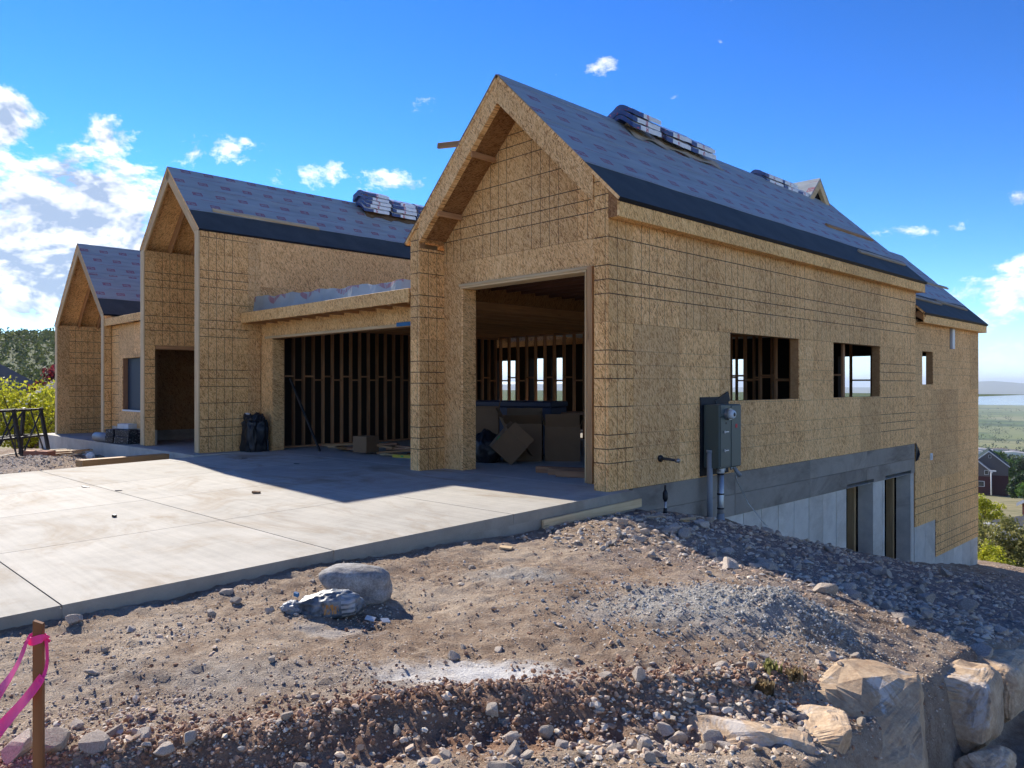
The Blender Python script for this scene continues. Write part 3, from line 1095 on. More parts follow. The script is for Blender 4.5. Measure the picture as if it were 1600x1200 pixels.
for (ya, yb) in ((15.63, 17.05), (17.72, 19.36)):
    for yy in (ya + 0.32, yb - 0.05):
        board('window_buck', M_lumber, H_, (-6.72, yy, -3.6), (-6.72, yy, -0.66), 0.16, 0.09, (1, 0, 0))
    board('window_buck', M_lumber, H_, (-6.72, ya, -0.72), (-6.72, yb, -0.72), 0.16, 0.07, (1, 0, 0))
me = bpy.data.meshes.new('flashing_flap')
me.from_pydata([(0, 0, 0), (0, 0.20, -0.16), (0.05, 0.13, -0.28), (0, 0.18, -0.42), (0, 0.0, -0.45), (-.012, 0, 0), (-.012, 0.20, -0.16), (.038, 0.13, -0.28), (-.012, 0.18, -0.42), (-.012, 0, -.45)], [],
               [(0, 4, 3, 2, 1), (5, 6, 7, 8, 9), (0, 1, 6, 5), (1, 2, 7, 6), (2, 3, 8, 7), (3, 4, 9, 8), (4, 0, 5, 9)])
new_obj('flashing_flap', me, M_wrap, Matrix.Translation((-6.235, 19.60, 0.02)), H_)

# front of the right bay: wings, wall with the tall door opening, gable
top = lambda x: zo(x) - 0.06
wall('wing_wall', H_, FY((-6.49, 7.89, 0)), [(0, 0.0), (0.238, 0.0), (0.238, top(-6.25)), (0, top(-6.49))], pw=0.24, thick=0.10, pmat=M_osb_s)
wall('wing_wall', H_, BX((-6.49, 8.40, 0)), [(0, 0.0), (0.49, 0.0), (0.49, 3.6), (0, 3.6)], pw=0.54, thick=0.02, pmat=M_osb_p)
wall('wing_wall', H_, FY((-10.54, 7.89, -0.06)), [(0, 0), (0.248, 0), (0.248, top(-10.29) + .06), (0, top(-10.54) + .06)], pw=0.25, thick=0.10, pmat=M_osb_s)
wall('wing_wall', H_, FX((-10.29, 7.89, -0.06)), [(0.002, 0), (0.54, 0), (0.54, 3.78), (0.002, 3.78)], pw=0.54, thick=0.1, pmat=M_osb_s)
wall('wing_wall', H_, BX((-10.542, 8.43, -0.06)), [(0, 0), (0.54, 0), (0.54, 3.9), (0, 3.9)], pw=0.54, thick=0.05, pmat=M_osb_s)
ax = XC + 10.29
ti = lambda lx: zo(lx - 10.29) - 0.07
wall('gable_wall', H_, FY((-10.29, 8.43, 0)), [(0, -0.06), (3.80, -0.06), (3.80, ti(3.80)), (ax, ti(ax)), (0, ti(0))], [(0.46, -1, 3.23, 3.06)], thick=0.26,
     ox=-0.31, oy=3.50, pmat=lambda i, j: M_osb_l if j >= 0 else M_osb_p)
board('door_jamb', M_osb_p, H_, (-9.812, 8.575, -0.05), (-9.812, 8.575, 3.03), 0.30, 0.035, (0, 1, 0))
board('door_jamb', M_lumber, H_, (-7.075, 8.545, 0.0), (-7.075, 8.545, 3.03), 0.28, 0.035, (0, 1, 0))
board('door_jamb', M_stud, H_, (-6.985, 8.405, 0.0), (-6.985, 8.405, 3.10), 0.10, 0.035, (1, 0, 0))
board('door_header', M_pale, H_, (-9.83, 8.55, 3.048), (-7.06, 8.55, 3.048), 0.29, 0.03, (0, 1, 0))
board('door_header', M_pale, H_, (-9.86, 8.405, 3.085), (-6.97, 8.405, 3.085), 0.045, 0.03)
# rake boards of OSB, a few lengths on each side
for s_, dmax in ((1, 1.865), (-1, 1.925)):
    cuts = [0, 0.62, 0.98, 1.32, dmax] if s_ > 0 else [0, 0.8, dmax]
    for a_, b_ in zip(cuts[:-1], cuts[1:]):
        a2, b2 = a_ + 0.002, b_ - 0.002
        f0 = lambda d: ZR - 0.045 - MM * d
        lo = lambda d: ZR - 0.42 - MM * d
        pl = [(s_ * a2, lo(a2)), (s_ * b2, lo(b2)), (s_ * b2, f0(b2)), (s_ * a2, f0(a2))]
        if s_ < 0:
            pl = pl[::-1]
        xo = s_ * (a2 + b2) / 2
        pl = [(x - xo, y - 4) for x, y in pl]
        new_obj('rake_board', prism_mesh('rake_board', pl, -0.10, random.uniform(-.002, .002)), M_osb_p, FY((XC + xo, 7.872, 4)), H_)
    # soffit under the overhang
    ux = Vector((s_ * 1.0, 0, -MM)).normalized()
    p0 = Vector((XC, 7.98, ZR - 0.36)) + ux * 0.05
    p1 = Vector((XC + s_ * 1.9, 7.98, ZR - 0.36 - 1.9 * MM))
    mid = (p0 + p1) / 2 + Vector((0, 0.20, 0))
    Mx = frame(mid, ux, (0, 1, 0))
    me = box_mesh((p1 - p0).length, 0.50, 0.02).copy()
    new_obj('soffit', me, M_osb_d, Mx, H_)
for d in (0.62, 1.45):
    board('lookout', M_rafter, H_, (XC - d, 7.90, ZR - 0.45 - MM * d), (XC - d, 8.41, ZR - 0.45 - MM * d), 0.09, 0.04)
board('stray_lookout', M_stud, H_, (-9.86, 7.95, 5.36), (-9.15, 7.95, 5.25), 0.09, 0.05)
# eave box along the side wall
for y0, y1 in ((7.88, 10.3), (10.304, 12.7), (12.704, 15.1), (15.104, 17.5), (17.504, 19.72)):
    board('fascia', M_osb_r, H_, (-6.085, y0, 3.70), (-6.085, y1, 3.70), 0.215, 0.03)
board('eave_soffit', M_osb_p, H_, (-6.17, 7.90, 3.605), (-6.17, 19.70, 3.605), 0.14, 0.015, (1, 0, 0))
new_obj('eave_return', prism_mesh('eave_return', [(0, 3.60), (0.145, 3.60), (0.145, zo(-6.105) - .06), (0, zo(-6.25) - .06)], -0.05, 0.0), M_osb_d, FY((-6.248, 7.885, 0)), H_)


def roof_side(parent, xc, zr, m, xe, y0, y1, s_, dark=0.87, courses=(0.80, 1.95, 3.02), mat_u=None, prints=True):
    """one slope: deck as the part, each run of membrane as its child"""
    run = abs(xe - xc)
    L = run * math.sqrt(1 + m * m)
    ze = zr - m * run
    up = Vector((-s_ * run, 0, m * run)).normalized()
    if s_ > 0:
        Mx = frame((xe, y0, ze), (0, 1, 0), up)
    else:
        Mx = frame((xe, y1, ze), (0, -1, 0), up)
    W = y1 - y0
    deck = new_obj('roof', prism_mesh('roof', [[(0, 0), (W, 0), (W, L - 0.002), (0, L - 0.002)]], -0.045, -0.002), M_osb_p, Mx, parent)
    new_obj('starter_membrane', prism_mesh('m', [[(-0.006, -0.012), (W + .006, -0.012), (W + .006, dark), (-0.006, dark)]], -0.001, 0.004), M_dark, Mx, deck)
    new_obj('drip_edge', prism_mesh('m', [[(-0.004, -0.018), (W + .004, -0.018), (W + .004, -0.0125), (-0.004, -0.0125)]], -0.055, 0.006), M_wrap, Mx, deck)
    cs = [c for c in courses if c < L - 0.2] + [L + 0.06]
    for k in range(len(cs) - 1):
        a_, b_ = cs[k], min(cs[k + 1] + 0.10, L - 0.001) if k < len(cs) - 2 else L - 0.001
        z0 = 0.004 + 0.005 * k
        # slightly wandering lower edge
        n_ = max(4, int(W / 0.5))
        pts = [(-0.007 + (W + .014) * i / n_, random.uniform(-0.012, 0.012)) for i in range(n_ + 1)]
        V, Fq = [], []
        for (x, e) in pts:
            V += [(x, e, z0 + 0.0055), (x, b_ - a_, z0 + 0.0055), (x, e, z0), (x, b_ - a_, z0)]
        for i in range(n_):
            q = 4 * i
            Fq += [(q, q + 4, q + 5, q + 1), (q, q + 2, q + 6, q + 4), (q + 1, q + 5, q + 7, q + 3), (q + 2, q + 3, q + 7, q + 6)]
        Fq += [(0, 1, 3, 2), (4 * n_, 4 * n_ + 2, 4 * n_ + 3, 4 * n_ + 1)]
        me = bpy.data.meshes.new('underlayment')
        me.from_pydata(V, [], Fq)
        new_obj('underlayment', me, M_under, Mx @ Matrix.Translation((0, a_, 0)), deck)
    return deck


roof_side(H_, XC, ZR, MM, -6.04, 7.862, 19.75, 1)
roof_side(H_, XC, ZR, MM, -10.68, 7.862, 19.75, -1)
# lower rear roof
ZB = 5.36
roof_side(H_, XC, ZB, MM, -6.04, 19.62, 25.0, 1)
roof_side(H_, XC, ZB, MM, -10.68, 19.62, 25.0, -1)
board('fascia', M_osb_r, H_, (-6.085, 19.66, 2.985), (-6.085, 24.98, 2.985), 0.205, 0.03)
board('eave_soffit', M_osb_p, H_, (-6.17, 19.63, 2.89), (-6.17, 24.97, 2.89), 0.14, 0.015, (1, 0, 0))
board('lookout', M_rafter, H_, (-6.26, 19.70, 3.12), (-6.08, 19.70, 3.0), 0.14, 0.05)
wall('gable_infill', H_, FY((XC - 2.1, 19.61, 0)), [(0, 2.9), (4.2, 2.9), (4.2, ZR - .08 - 2.1 * MM), (2.1, ZR - 0.08), (0, ZR - .08 - 2.1 * MM)], panels=False, mat=M_osb_p, thick=0.03)
wall('rear_gable_wall', H_, BY((-6.34, 24.86, 0)), [(0, -5.6), (4.2, -5.6), (4.2, 3.2), (2.04, ZB - .1), (0, 3.2)],
     [(1.15, 0.5, 1.9, 2.25), (2.75, 0.3, 3.75, 2.3)], panels=False, mat=M_shadow, thick=0.40)  # extra thickness keeps the sun out; black colour stands for indoor shade
# little cross gable poking over the ridge
dg = roof_side(H_, 0, 0, 1, 0.001, 0, 0.001, 1) if False else None
c0 = Vector((-8.22, 18.85, 6.58))
for s_ in (1, -1):
    vv = [(c0.x, c0.y, c0.z), (c0.x, c0.y + s_ * 1.05, c0.z - 1.02), (c0.x - 2.2, c0.y + s_ * 1.05, c0.z - 1.02), (c0.x - 2.2, c0.y, c0.z)]
    me = bpy.data.meshes.new('cricket_roof')
    lo_ = [(x, y, z - 0.05) for x, y, z in vv]
    me.from_pydata(vv + lo_, [], [(0, 1, 2, 3), (7, 6, 5, 4), (0, 4, 5, 1), (1, 5, 6, 2), (2, 6, 7, 3), (3, 7, 4, 0)])
    new_obj('cricket_roof', me, M_under, None, H_)
    pl = [(0, -0.055), (s_ * 1.05, -1.075), (s_ * 1.05, -1.26), (0, -0.26)]
    if s_ < 0:
        pl = pl
    else:
        pl = pl[::-1]
    new_obj('cricket_rake', prism_mesh('cricket_rake', [pl] if False else [pl], -0.09, 0.0), M_pale, FX((c0.x - 0.005, c0.y, c0.z)), H_)
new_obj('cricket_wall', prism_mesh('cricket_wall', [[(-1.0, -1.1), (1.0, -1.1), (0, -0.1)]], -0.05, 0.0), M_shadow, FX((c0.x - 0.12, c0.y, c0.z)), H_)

# wall and low roof between the gables, with the wide door opening
wall('garage_wall', H_, FY((-17.02, 8.37, -0.13)), [(0, 0), (6.47, 0), (6.47, 3.05), (0, 3.05)], [(0.53, -1, 6.40, 2.60)], thick=0.20,
     ox=-0.6, oy=-0.1, pmat=M_osb_p)
board('door_jamb', M_osb_p, H_, (-16.475, 8.52, -0.12), (-16.475, 8.52, 2.45), 0.28, 0.03, (0, 1, 0))
board('door_jamb', M_pale, H_, (-10.64, 8.40, -0.05), (-10.64, 8.40, 2.45), 0.10, 0.03, (0, 1, 0))
board('door_header', M_pale, H_, (-16.75, 8.345, 2.50), (-10.58, 8.345, 2.50), 0.055, 0.035)
board('blue_tape', M_blue, H_, (-11.55, 8.322, 2.515), (-10.62, 8.322, 2.515), 0.075, 0.008)
low = new_obj('low_roof', prism_mesh('low_roof', [[(-17.0, 7.89), (-10.56, 7.89), (-10.56, 24.8), (-17.0, 24.8)]], 3.0, 3.058), M_under, None, H_)
for x0, x1 in ((-17.005, -15.2), (-15.196, -12.9), (-12.896, -10.555)):
    board('fascia', M_osb_r, H_, (x0, 7.872, 2.945), (x1, 7.872, 2.945), 0.235, 0.03)
x = -16.8
while x < -10.6:
    board('roof_joist', M_rafter, H_, (x, 7.90, 2.905), (x, 15.9, 2.905), 0.185, 0.045)
    x += 0.56
n_ = 40
V, Fq = [], []
for i in range(n_ + 1):
    u = i / n_
    x = -17.0 + u * 6.44
    h = 0.40 - 0.19 * u + 0.02 * math.sin(u * 30) + 0.012 * math.sin(u * 71 + 1)
    yw = 0.012 * math.sin(u * 55)
    V += [(x, 8.15 + yw, 3.059), (x, 8.20 + yw, 3.06 + h), (x, 8.17 + yw, 3.059), (x, 8.22 + yw, 3.06 + h)]
for i in range(n_):
    q = 4 * i
    Fq += [(q, q + 4, q + 5, q + 1), (q + 2, q + 3, q + 7, q + 6), (q + 1, q + 5, q + 7, q + 3)]
me = bpy.data.meshes.new('underlayment_upstand')
me.from_pydata(V, [], Fq)
up_m = M_under
new_obj('underlayment_upstand', me, M_under, frame((0, 0, 0), (1, 0, 0), (0, 1, 0)), H_)

# ---- middle gable: open portico
X2, X2L, Y2, Z2, XM = -17.02, -20.73, 6.92, 6.64, -18.875
m2 = 0.93
wall('portico_wall', H_, FX((X2, Y2, -0.13)), [(0, 0), (1.43, 0), (1.43, 5.02), (0, 5.02)], pmat=lambda i, j: M_osb_s if i < 1 else M_osb_f, ox=0, oy=0.0, thick=0.10)
wall('portico_wall', H_, FX((X2, 8.352, 0)), [(0, 3.06), (11.6, 3.06), (11.6, 4.88), (0, 4.88)], pmat=M_osb_p, ox=-0.3, oy=2.6, thick=0.10, pw=2.24, ph=1.12)
wall('garage_side_wall', H_, FX((-17.10, 8.58, -0.12)), [(0, 0), (7.5, 0), (7.5, 3.1), (0, 3.1)], panels=False, mat=M_shadow, thick=0.03)  # near-black backing paints in the shadows of the stud bays
board('corner_trim', M_pale, H_, (X2 - 0.115, Y2 - 0.018, -0.12), (X2 - 0.115, Y2 - 0.018, 4.86), 0.225, 0.03, (1, 0, 0))
wall('portico_wall', H_, BX((X2 - 0.235, 8.35, -0.13)), [(0, 0), (1.43, 0), (1.43, 4.9), (0, 4.9)], panels=False, mat=M_osb_p, thick=0.04)
wall('portico_wall', H_, FX((-20.46, Y2, -0.16)), [(0, 0), (3.2, 0), (3.2, 5.0), (0, 5.0)], [(0.24, -1, 3.3, 2.58)], pmat=M_osb_s, thick=0.12, ox=0.24, oy=0.35)
board('corner_trim', M_pale, H_, (-20.595, Y2 - 0.018, -0.15), (-20.595, Y2 - 0.018, 4.84), 0.25, 0.03, (1, 0, 0))
wall('portico_wall', H_, BX((-20.73, 10.1, -0.16)), [(0, 0), (3.18, 0), (3.18, 5.0), (0, 5.0)], [(-.1, -1, 2.94, 2.58)], pmat=M_osb_s, thick=0.03)
board('opening_header', M_rafter, H_, (-20.60, 7.17, 2.37), (-20.60, 10.1, 2.37), 0.10, 0.28)
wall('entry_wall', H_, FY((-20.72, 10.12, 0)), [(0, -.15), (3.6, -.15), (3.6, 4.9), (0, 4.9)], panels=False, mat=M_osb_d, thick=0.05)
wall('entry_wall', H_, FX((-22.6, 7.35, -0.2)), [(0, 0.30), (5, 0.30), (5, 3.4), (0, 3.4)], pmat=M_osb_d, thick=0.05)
wall('curb', H_, FX((-22.585, 7.35, -0.2)), [(0, 0), (5, 0), (5, 0.30), (0, 0.30)], panels=False, mat=M_fnd_d, thick=0.06)


def gable_frame(xc, zr, m, half, y0, depth, mat_r, first=True):
    """front rake boards, rafters and plywood seen from below"""
    for s_ in (1, -1):
        p = Vector((xc, y0, zr - 0.05))
        q = Vector((xc + s_ * half, y0, zr - 0.05 - m * half))
        nrm = Vector((-s_ * m, 0, -1)).normalized()
        nv = Vector((s_ * m, 0, 1)).normalized()
        k = 0
        y = y0
        while y < y0 + depth:
            off = -nv * 0.115
            board('rake_board' if k == 0 else 'rafter', M_lumber if k == 0 else mat_r, H_, p + off + Vector((0, y - y0 + (0 if k == 0 else 0.03), 0)) + (q - p).normalized() * 0.02,
                  q + off + Vector((0, y - y0 + (0 if k == 0 else 0.03), 0)), 0.21, 0.045, tuple(nv))
            y += 0.60
            k += 1


gable_frame(XM, Z2, m2, 1.84, Y2, 2.9, M_rafter)
roof_side(H_, XM, Z2, m2, -17.0, 6.89, 20.0, 1, dark=0.80, courses=(0.74, 1.72))
roof_side(H_, XM, Z2, m2, -20.75, 6.89, 20.0, -1)
wall('gable_infill', H_, BY((-17.04, 20.0, 0)), [(0, 3), (3.68, 3), (3.68, 4.85), (1.84, 6.5), (0, 4.85)], panels=False, mat=M_osb_p, thick=0.03)

# ---- left gable: open portico
X3, X3L, Y3, Z3, XL3 = -23.9, -29.05, 6.97, 5.80, -26.47
m3 = 0.91
wall('portico_wall', H_, FX((-28.82, Y3, -0.25)), [(0, 0), (4, 0), (4, 3.62), (0, 3.62)], pmat=lambda i, j: M_osb_s if i >= 0 else M_osb_p, thick=0.10, ox=0.35, oy=-0.25)
wall('portico_wall', H_, BX((-29.05, 20.0, -0.6)), [(0, 0), (13.03, 0), (13.03, 4.0), (0, 4.0)], panels=False, mat=M_osb_p, thick=0.05)
board('corner_trim', M_pale, H_, (-28.935, Y3 - 0.018, -0.25), (-28.935, Y3 - 0.018, 3.42), 0.21, 0.03, (1, 0, 0))
wall('portico_wall', H_, FX((X3, Y3, -0.2)), [(0, 0), (0.19, 0), (0.19, 3.66), (0, 3.66)], pmat=M_osb_s, thick=0.05)
board('corner_trim', M_pale, H_, (X3 - 0.11, Y3 - 0.018, -0.22), (X3 - 0.11, Y3 - 0.018, 3.44), 0.22, 0.03, (1, 0, 0))
wall('portico_wall', H_, BX((X3 - 0.225, 11.0, -0.2)), [(0, 0), (4, 0), (4, 3.66), (0, 3.66)], panels=False, mat=M_osb_p, thick=0.05)
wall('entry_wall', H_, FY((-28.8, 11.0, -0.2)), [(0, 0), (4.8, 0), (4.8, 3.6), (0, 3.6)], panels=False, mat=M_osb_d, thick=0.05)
wall('window_wall', H_, FY((-23.88, 7.16, 0)), [(0, 0.22), (3.14, 0.22), (3.14, 3.1), (0, 3.1)], [(0.92, 0.66, 2.9, 2.14)], thick=0.14, pmat=lambda i, j: M_osb_s if i < 1 else M_osb_p, pw=0.62, ox=0)
put_box('curb', M_fnd, H_, (-22.31, 7.24, 0.0), (3.14, 0.15, 0.44))
put_box('window_pane', M_blueglass, H_, (-21.97, 7.30, 1.40), (1.98, 0.02, 1.48))
put_box('window_sill', M_white, H_, (-21.97, 7.20, 0.685), (1.94, 0.10, 0.04))
board('window_jamb', M_red, H_, (-22.94, 7.24, 0.67), (-22.94, 7.24, 2.13), 0.12, 0.03, (0, 1, 0))
gable_frame(XL3, Z3, m3, 2.55, Y3, 3.8, M_rafter)
roof_side(H_, XL3, Z3, m3, -23.88, 6.94, 20.0, 1, dark=0.78, courses=(0.72, 1.95))
roof_side(H_, XL3, Z3, m3, -29.12, 6.94, 20.0, -1)
new_obj('low_roof', prism_mesh('low_roof', [[(-23.88, 7.0), (-20.75, 7.0), (-20.75, 20), (-23.88, 20)]], 3.24, 3.29), M_under, None, H_)
board('fascia', M_osb_r, H_, (-23.88, 6.975, 3.19), (-20.745, 6.975, 3.19), 0.21, 0.03)
wall('gable_infill', H_, BY((-23.9, 20.0, 0)), [(0, 0), (5.1, 0), (5.1, 3.4), (2.55, 5.7), (0, 3.4)], panels=False, mat=M_osb_p, thick=0.03)

# ---- rear of the house and what shows inside through the openings
wall('rear_wall', H_, BY((-10.545, 24.86, 0)), [(0, -5.6), (18.5, -5.6), (18.5, 3.2), (0, 3.2)],
     [(2.75, 0.3, 3.5, 2.3), (11.2, 0.36, 12.0, 2.56), (12.3, 0.36, 13.3, 2.56), (14.2, 0.36, 15.6, 2.5)], panels=False, mat=M_shadow, thick=0.40)  # over-thick to block direct sun, and painted near-black as interior shade
new_obj('low_roof', prism_mesh('low_roof', [[(-29.0, 20.05), (-17.05, 20.05), (-17.05, 24.8), (-29.0, 24.8)]], 3.1, 3.2), M_osb_p, None, H_)
wall('left_rear_wall', H_, BX((-29.05, 24.8, 0)), [(0, -1), (4.78, -1), (4.78, 3.2), (0, 3.2)], panels=False, mat=M_osb_p, thick=0.05)
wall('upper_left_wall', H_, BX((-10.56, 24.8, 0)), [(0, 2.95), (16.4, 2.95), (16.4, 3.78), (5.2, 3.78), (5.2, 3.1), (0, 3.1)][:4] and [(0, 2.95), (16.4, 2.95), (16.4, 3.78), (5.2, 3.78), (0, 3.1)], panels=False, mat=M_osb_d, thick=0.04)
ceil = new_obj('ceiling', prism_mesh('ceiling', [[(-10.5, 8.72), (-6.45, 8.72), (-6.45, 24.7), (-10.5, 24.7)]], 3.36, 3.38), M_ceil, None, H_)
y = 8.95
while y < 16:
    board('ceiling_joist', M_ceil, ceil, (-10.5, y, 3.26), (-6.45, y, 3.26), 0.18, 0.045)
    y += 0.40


def stud_wall(p, q, z0, z1, holes=(), sp=0.37, block=1.55):
    p = Vector(p)
    q = Vector(q)
    d = (q - p).normalized()
    L = (q - p).length
    s_ = 0.02
    sw = thing_part('stud_wall', H_)
    board('plate', M_instud, sw, p + Vector((0, 0, z0 + 0.02)), q + Vector((0, 0, z0 + 0.02)), 0.04, 0.10)
    board('plate', M_instud, sw, p + Vector((0, 0, z1)), q + Vector((0, 0, z1)), 0.07, 0.10)
    k = 0
    while s_ < L:
        if not any(a_ < s_ < b_ for a_, b_ in holes):
            c = p + d * s_
            board('stud', M_instud, sw, c + Vector((0, 0, z0 + 0.04)), c + Vector((0, 0, z1 - 0.036)), 0.10, 0.042, tuple(d.cross(Vector((0, 0, 1)))), 0.0)
            if s_ + sp < L and not any(a_ < s_ + sp < b_ for a_, b_ in holes):
                zz = block + (0.06 if k % 2 else -0.03)
                board('blocking', M_instud, sw, c + d * 0.022 + Vector((0, 0, zz)), c + d * (sp - 0.022) + Vector((0, 0, zz)), 0.04, 0.09, (0, 0, 1), 0.0)
        s_ += sp
        k += 1
    return sw


def thing_part(name, parent):
    o = bpy.data.objects.new(name, None)
    return reg(o, Matrix.Identity(4), parent)


wall('basement_light_block', H_, FX((-9.2, 8.6, 0)), [(0, -5.4), (16.1, -5.4), (16.1, -0.2), (0, -0.2)], panels=False, mat=M_shadow, thick=0.1)  # added to stop light showing through; near-black darkens the basement openings
stud_wall((-16.99, 8.62, 0), (-16.99, 16.0, 0), -0.12, 2.80, sp=0.27)
stud_wall((-16.9, 16.05, 0), (-6.5, 16.05, 0), -0.10, 2.84, holes=((5.7, 6.5),))
stud_wall((-16.9, 20.4, 0), (-6.5, 20.4, 0), -0.10, 2.84, holes=((2.0, 3.2), (7.6, 8.4)), sp=0.55)

# ------------------------------------------------------------------ rocks
def ico(sub):
    bm = bmesh.new()
    bmesh.ops.create_icosphere(bm, subdivisions=sub, radius=1.0)
    V = np.array([v.co[:] for v in bm.verts])
    F_ = np.array([[v.index for v in f.verts] for f in bm.faces])
    bm.free()
    return V, F_


ICO = {k: ico(k) for k in (1, 2, 3, 5)}


def rock_verts(rng, sub, dims, cuts=7, box=0.0, amp=0.0, nsc=2.0, cd=(0.55, 0.9)):
    V, F_ = ICO[sub]
    V = V.copy()
    if box:
        V = np.sign(V) * np.abs(V) ** (1 - box)
        V = V / np.abs(V).max(axis=0)
    for _ in range(cuts):
        n_ = rng.normal(size=3)
        n_ /= np.linalg.norm(n_)
        d = rng.uniform(cd[0], cd[1])
        e = V @ n_ - d
        V = V - np.outer(np.clip(e, 0, None) * 0.97, n_)
    if amp:
        sd = float(rng.uniform(0, 50))
        N = np.array([mnoise.fractal(Vector((v[0] * nsc + sd, v[1] * nsc, v[2] * nsc - sd)), 0.9, 2.1, 5) for v in V])
        L = np.linalg.norm(V, axis=1, keepdims=True)
        V = V + V / L * (N[:, None] * amp)
    return V * np.array(dims), F_


def rock_obj(name, mat, seed, loc, dims, rot=0.0, sub=3, cuts=8, box=0.0, amp=0.06, tilt=0.0, sm=True, nsc=2.0, cd=(0.55, 0.9)):
    V, F_ = rock_verts(np.random.default_rng(seed), sub, dims, cuts, box, amp, nsc, cd)
    me = np_mesh(name, V, F_)
    smooth(me, sm)
    return new_obj(name, me, mat, Matrix.Translation(loc) @ Matrix.Rotation(rot, 4, 'Z') @ Matrix.Rotation(tilt, 4, 'X'))


RW = [((-1.80, 4.72, -0.80), (0.37, 0.56, 0.44), 0.04, 'huge squared tan sandstone boulder, largest of the retaining wall'),
      ((-1.76, 4.05, -0.54), (0.17, 0.20, 0.18), 0.55, 'small blocky tan boulder at the near end of the huge one'),
      ((-1.95, 3.58, -0.52), (0.34, 0.19, 0.19), 0.62, 'long low tan boulder half buried at the bottom edge of the photo'),
      ((-1.60, 5.98, -0.84), (0.22, 0.34, 0.27), 0.12, 'rounded tan boulder behind the huge squared one'),
      ((-1.38, 5.60, -1.12), (0.15, 0.24, 0.18), -0.1, 'shaded tan boulder low against the path'),
      ((-1.60, 6.82, -0.93), (0.24, 0.40, 0.28), 0.0, 'farther long tan boulder above the path'),
      ((-1.48, 7.62, -1.10), (0.24, 0.38, 0.26), 0.1, 'farthest tan boulder in the retaining wall')]
for k, (c, d, rz, lb) in enumerate(RW):
    tag(rock_obj('wall_boulder', M_sand, 40 + k, c, d, rz, 5, 6 if k == 0 else 9, 0.58, 0.07, 0.0, False, 2.4, (0.78, 1.0)), lb, 'boulder', 'boulders of the retaining wall')
tag(rock_obj('path_boulder', M_sand, 77, (-1.16, 5.05, -1.03), (0.12, 0.15, 0.11), 0.8, 5, 6, 0.25, 0.06), 'loose tan boulder lying on the path at lower right', 'boulder')
gz = lambda x, y: float(hz(np.array([x]), np.array([y]))[0])
tag(rock_obj('granite_boulder', M_boulder, 8, (-5.14, 3.31, gz(-5.14, 3.31) + 0.10), (0.29, 0.20, 0.165), 0.72, 5, 5, 0.34, 0.07, -0.12, True, 1.5), 'big speckled grey boulder beside the driveway edge', 'boulder')


def stones(n, dens, smin, smax, power, sub, region, flat=0.6, sink=0.25, pick=None):
    """positions, sizes for loose stones over the yard"""
    P = []
    while len(P) < n:
        x = RNG.uniform(region[0], region[1], 4000)
        y = RNG.uniform(region[2], region[3], 4000)
        k = RNG.random(4000) < dens(x, y)
        P += list(zip(x[k], y[k]))
    P = np.array(P[:n])
    S = smin * (smax / smin) ** (RNG.random(n) ** power)
    return P, S


def stone_mesh(name, P, S, mat, sub=1, sink=0.3, flat=(0.35, 0.7)):
    protos = [rock_verts(np.random.default_rng(900 + k), sub, (1, 1, 1), 7, cd=(0.3, 0.75))[0] for k in range(10)]
    Ft = ICO[sub][1]
    n = len(P)
    nv = len(protos[0])
    B = np.stack(protos)[RNG.integers(0, 10, n)]
    dims = np.stack([S * RNG.uniform(0.8, 1.3, n), S * RNG.uniform(0.6, 1.0, n), S * RNG.uniform(flat[0], flat[1], n)], axis=1)
    B = B * dims[:, None, :]
    t1 = RNG.uniform(0, 2 * np.pi, n)
    tl = RNG.normal(0, 0.30, n)
    c, s_ = np.cos(tl), np.sin(tl)
    y, z = B[..., 1] * c[:, None] - B[..., 2] * s_[:, None], B[..., 1] * s_[:, None] + B[..., 2] * c[:, None]
    c, s_ = np.cos(t1), np.sin(t1)
    x2, y2 = B[..., 0] * c[:, None] - y * s_[:, None], B[..., 0] * s_[:, None] + y * c[:, None]
    Z = hz(P[:, 0], P[:, 1])
    sink = RNG.uniform(0.12, 0.62, n)
    Vv = np.stack([x2 + P[:, 0:1], y2 + P[:, 1:2], z + (Z + dims[:, 2] * (1 - 2 * sink))[:, None]], axis=2).reshape(-1, 3)
    Ff = (Ft[None] + (np.arange(n) * nv)[:, None, None]).reshape(-1, 3)
    me = np_mesh(name, Vv, Ff)
    return new_obj(name, me, mat)


def clear(x, y):
    wx = wall_x(y)
    white = ((((x + 3.30) * 0.70 + (y - 2.92) * 0.72) / 0.36) ** 2 + (((y - 2.92) * 0.70 - (x + 3.30) * 0.72) / 0.10) ** 2) + 1.2 * fbm(x * 5, y * 5, 2) < 1
    ok = (x > -6.02) & ~((x < -6.1) & (y < 8.6))
    step = (x > wx + 0.02) & (y > 2.2) & (y < 10)
    return ok & ~step & ~white


def near(x, y, k=1.0):
    d2 = (x + 0.5) ** 2 + (y - 0.4) ** 2
    return np.clip(9.0 * k / d2, 0, 1)


def patchy(x, y, sc=0.8, lo=-0.25, hi=0.3):
    return sstep(lo, hi, fbm(x * sc + 11, y * sc + 4, 4, 0.6))


slope = lambda x, y: sstep(5.6, 7.2, y - 0.25 * (x + 3))
heap = lambda x, y: np.exp(-(seg_dist(x, y, [(-2.35, 2.9), (-2.05, 3.9)]) / 0.34) ** 2) + 0.30 * np.exp(-(seg_dist(x, y, [(-3.1, 1.4), (-2.5, 2.5)]) / 0.40) ** 2)
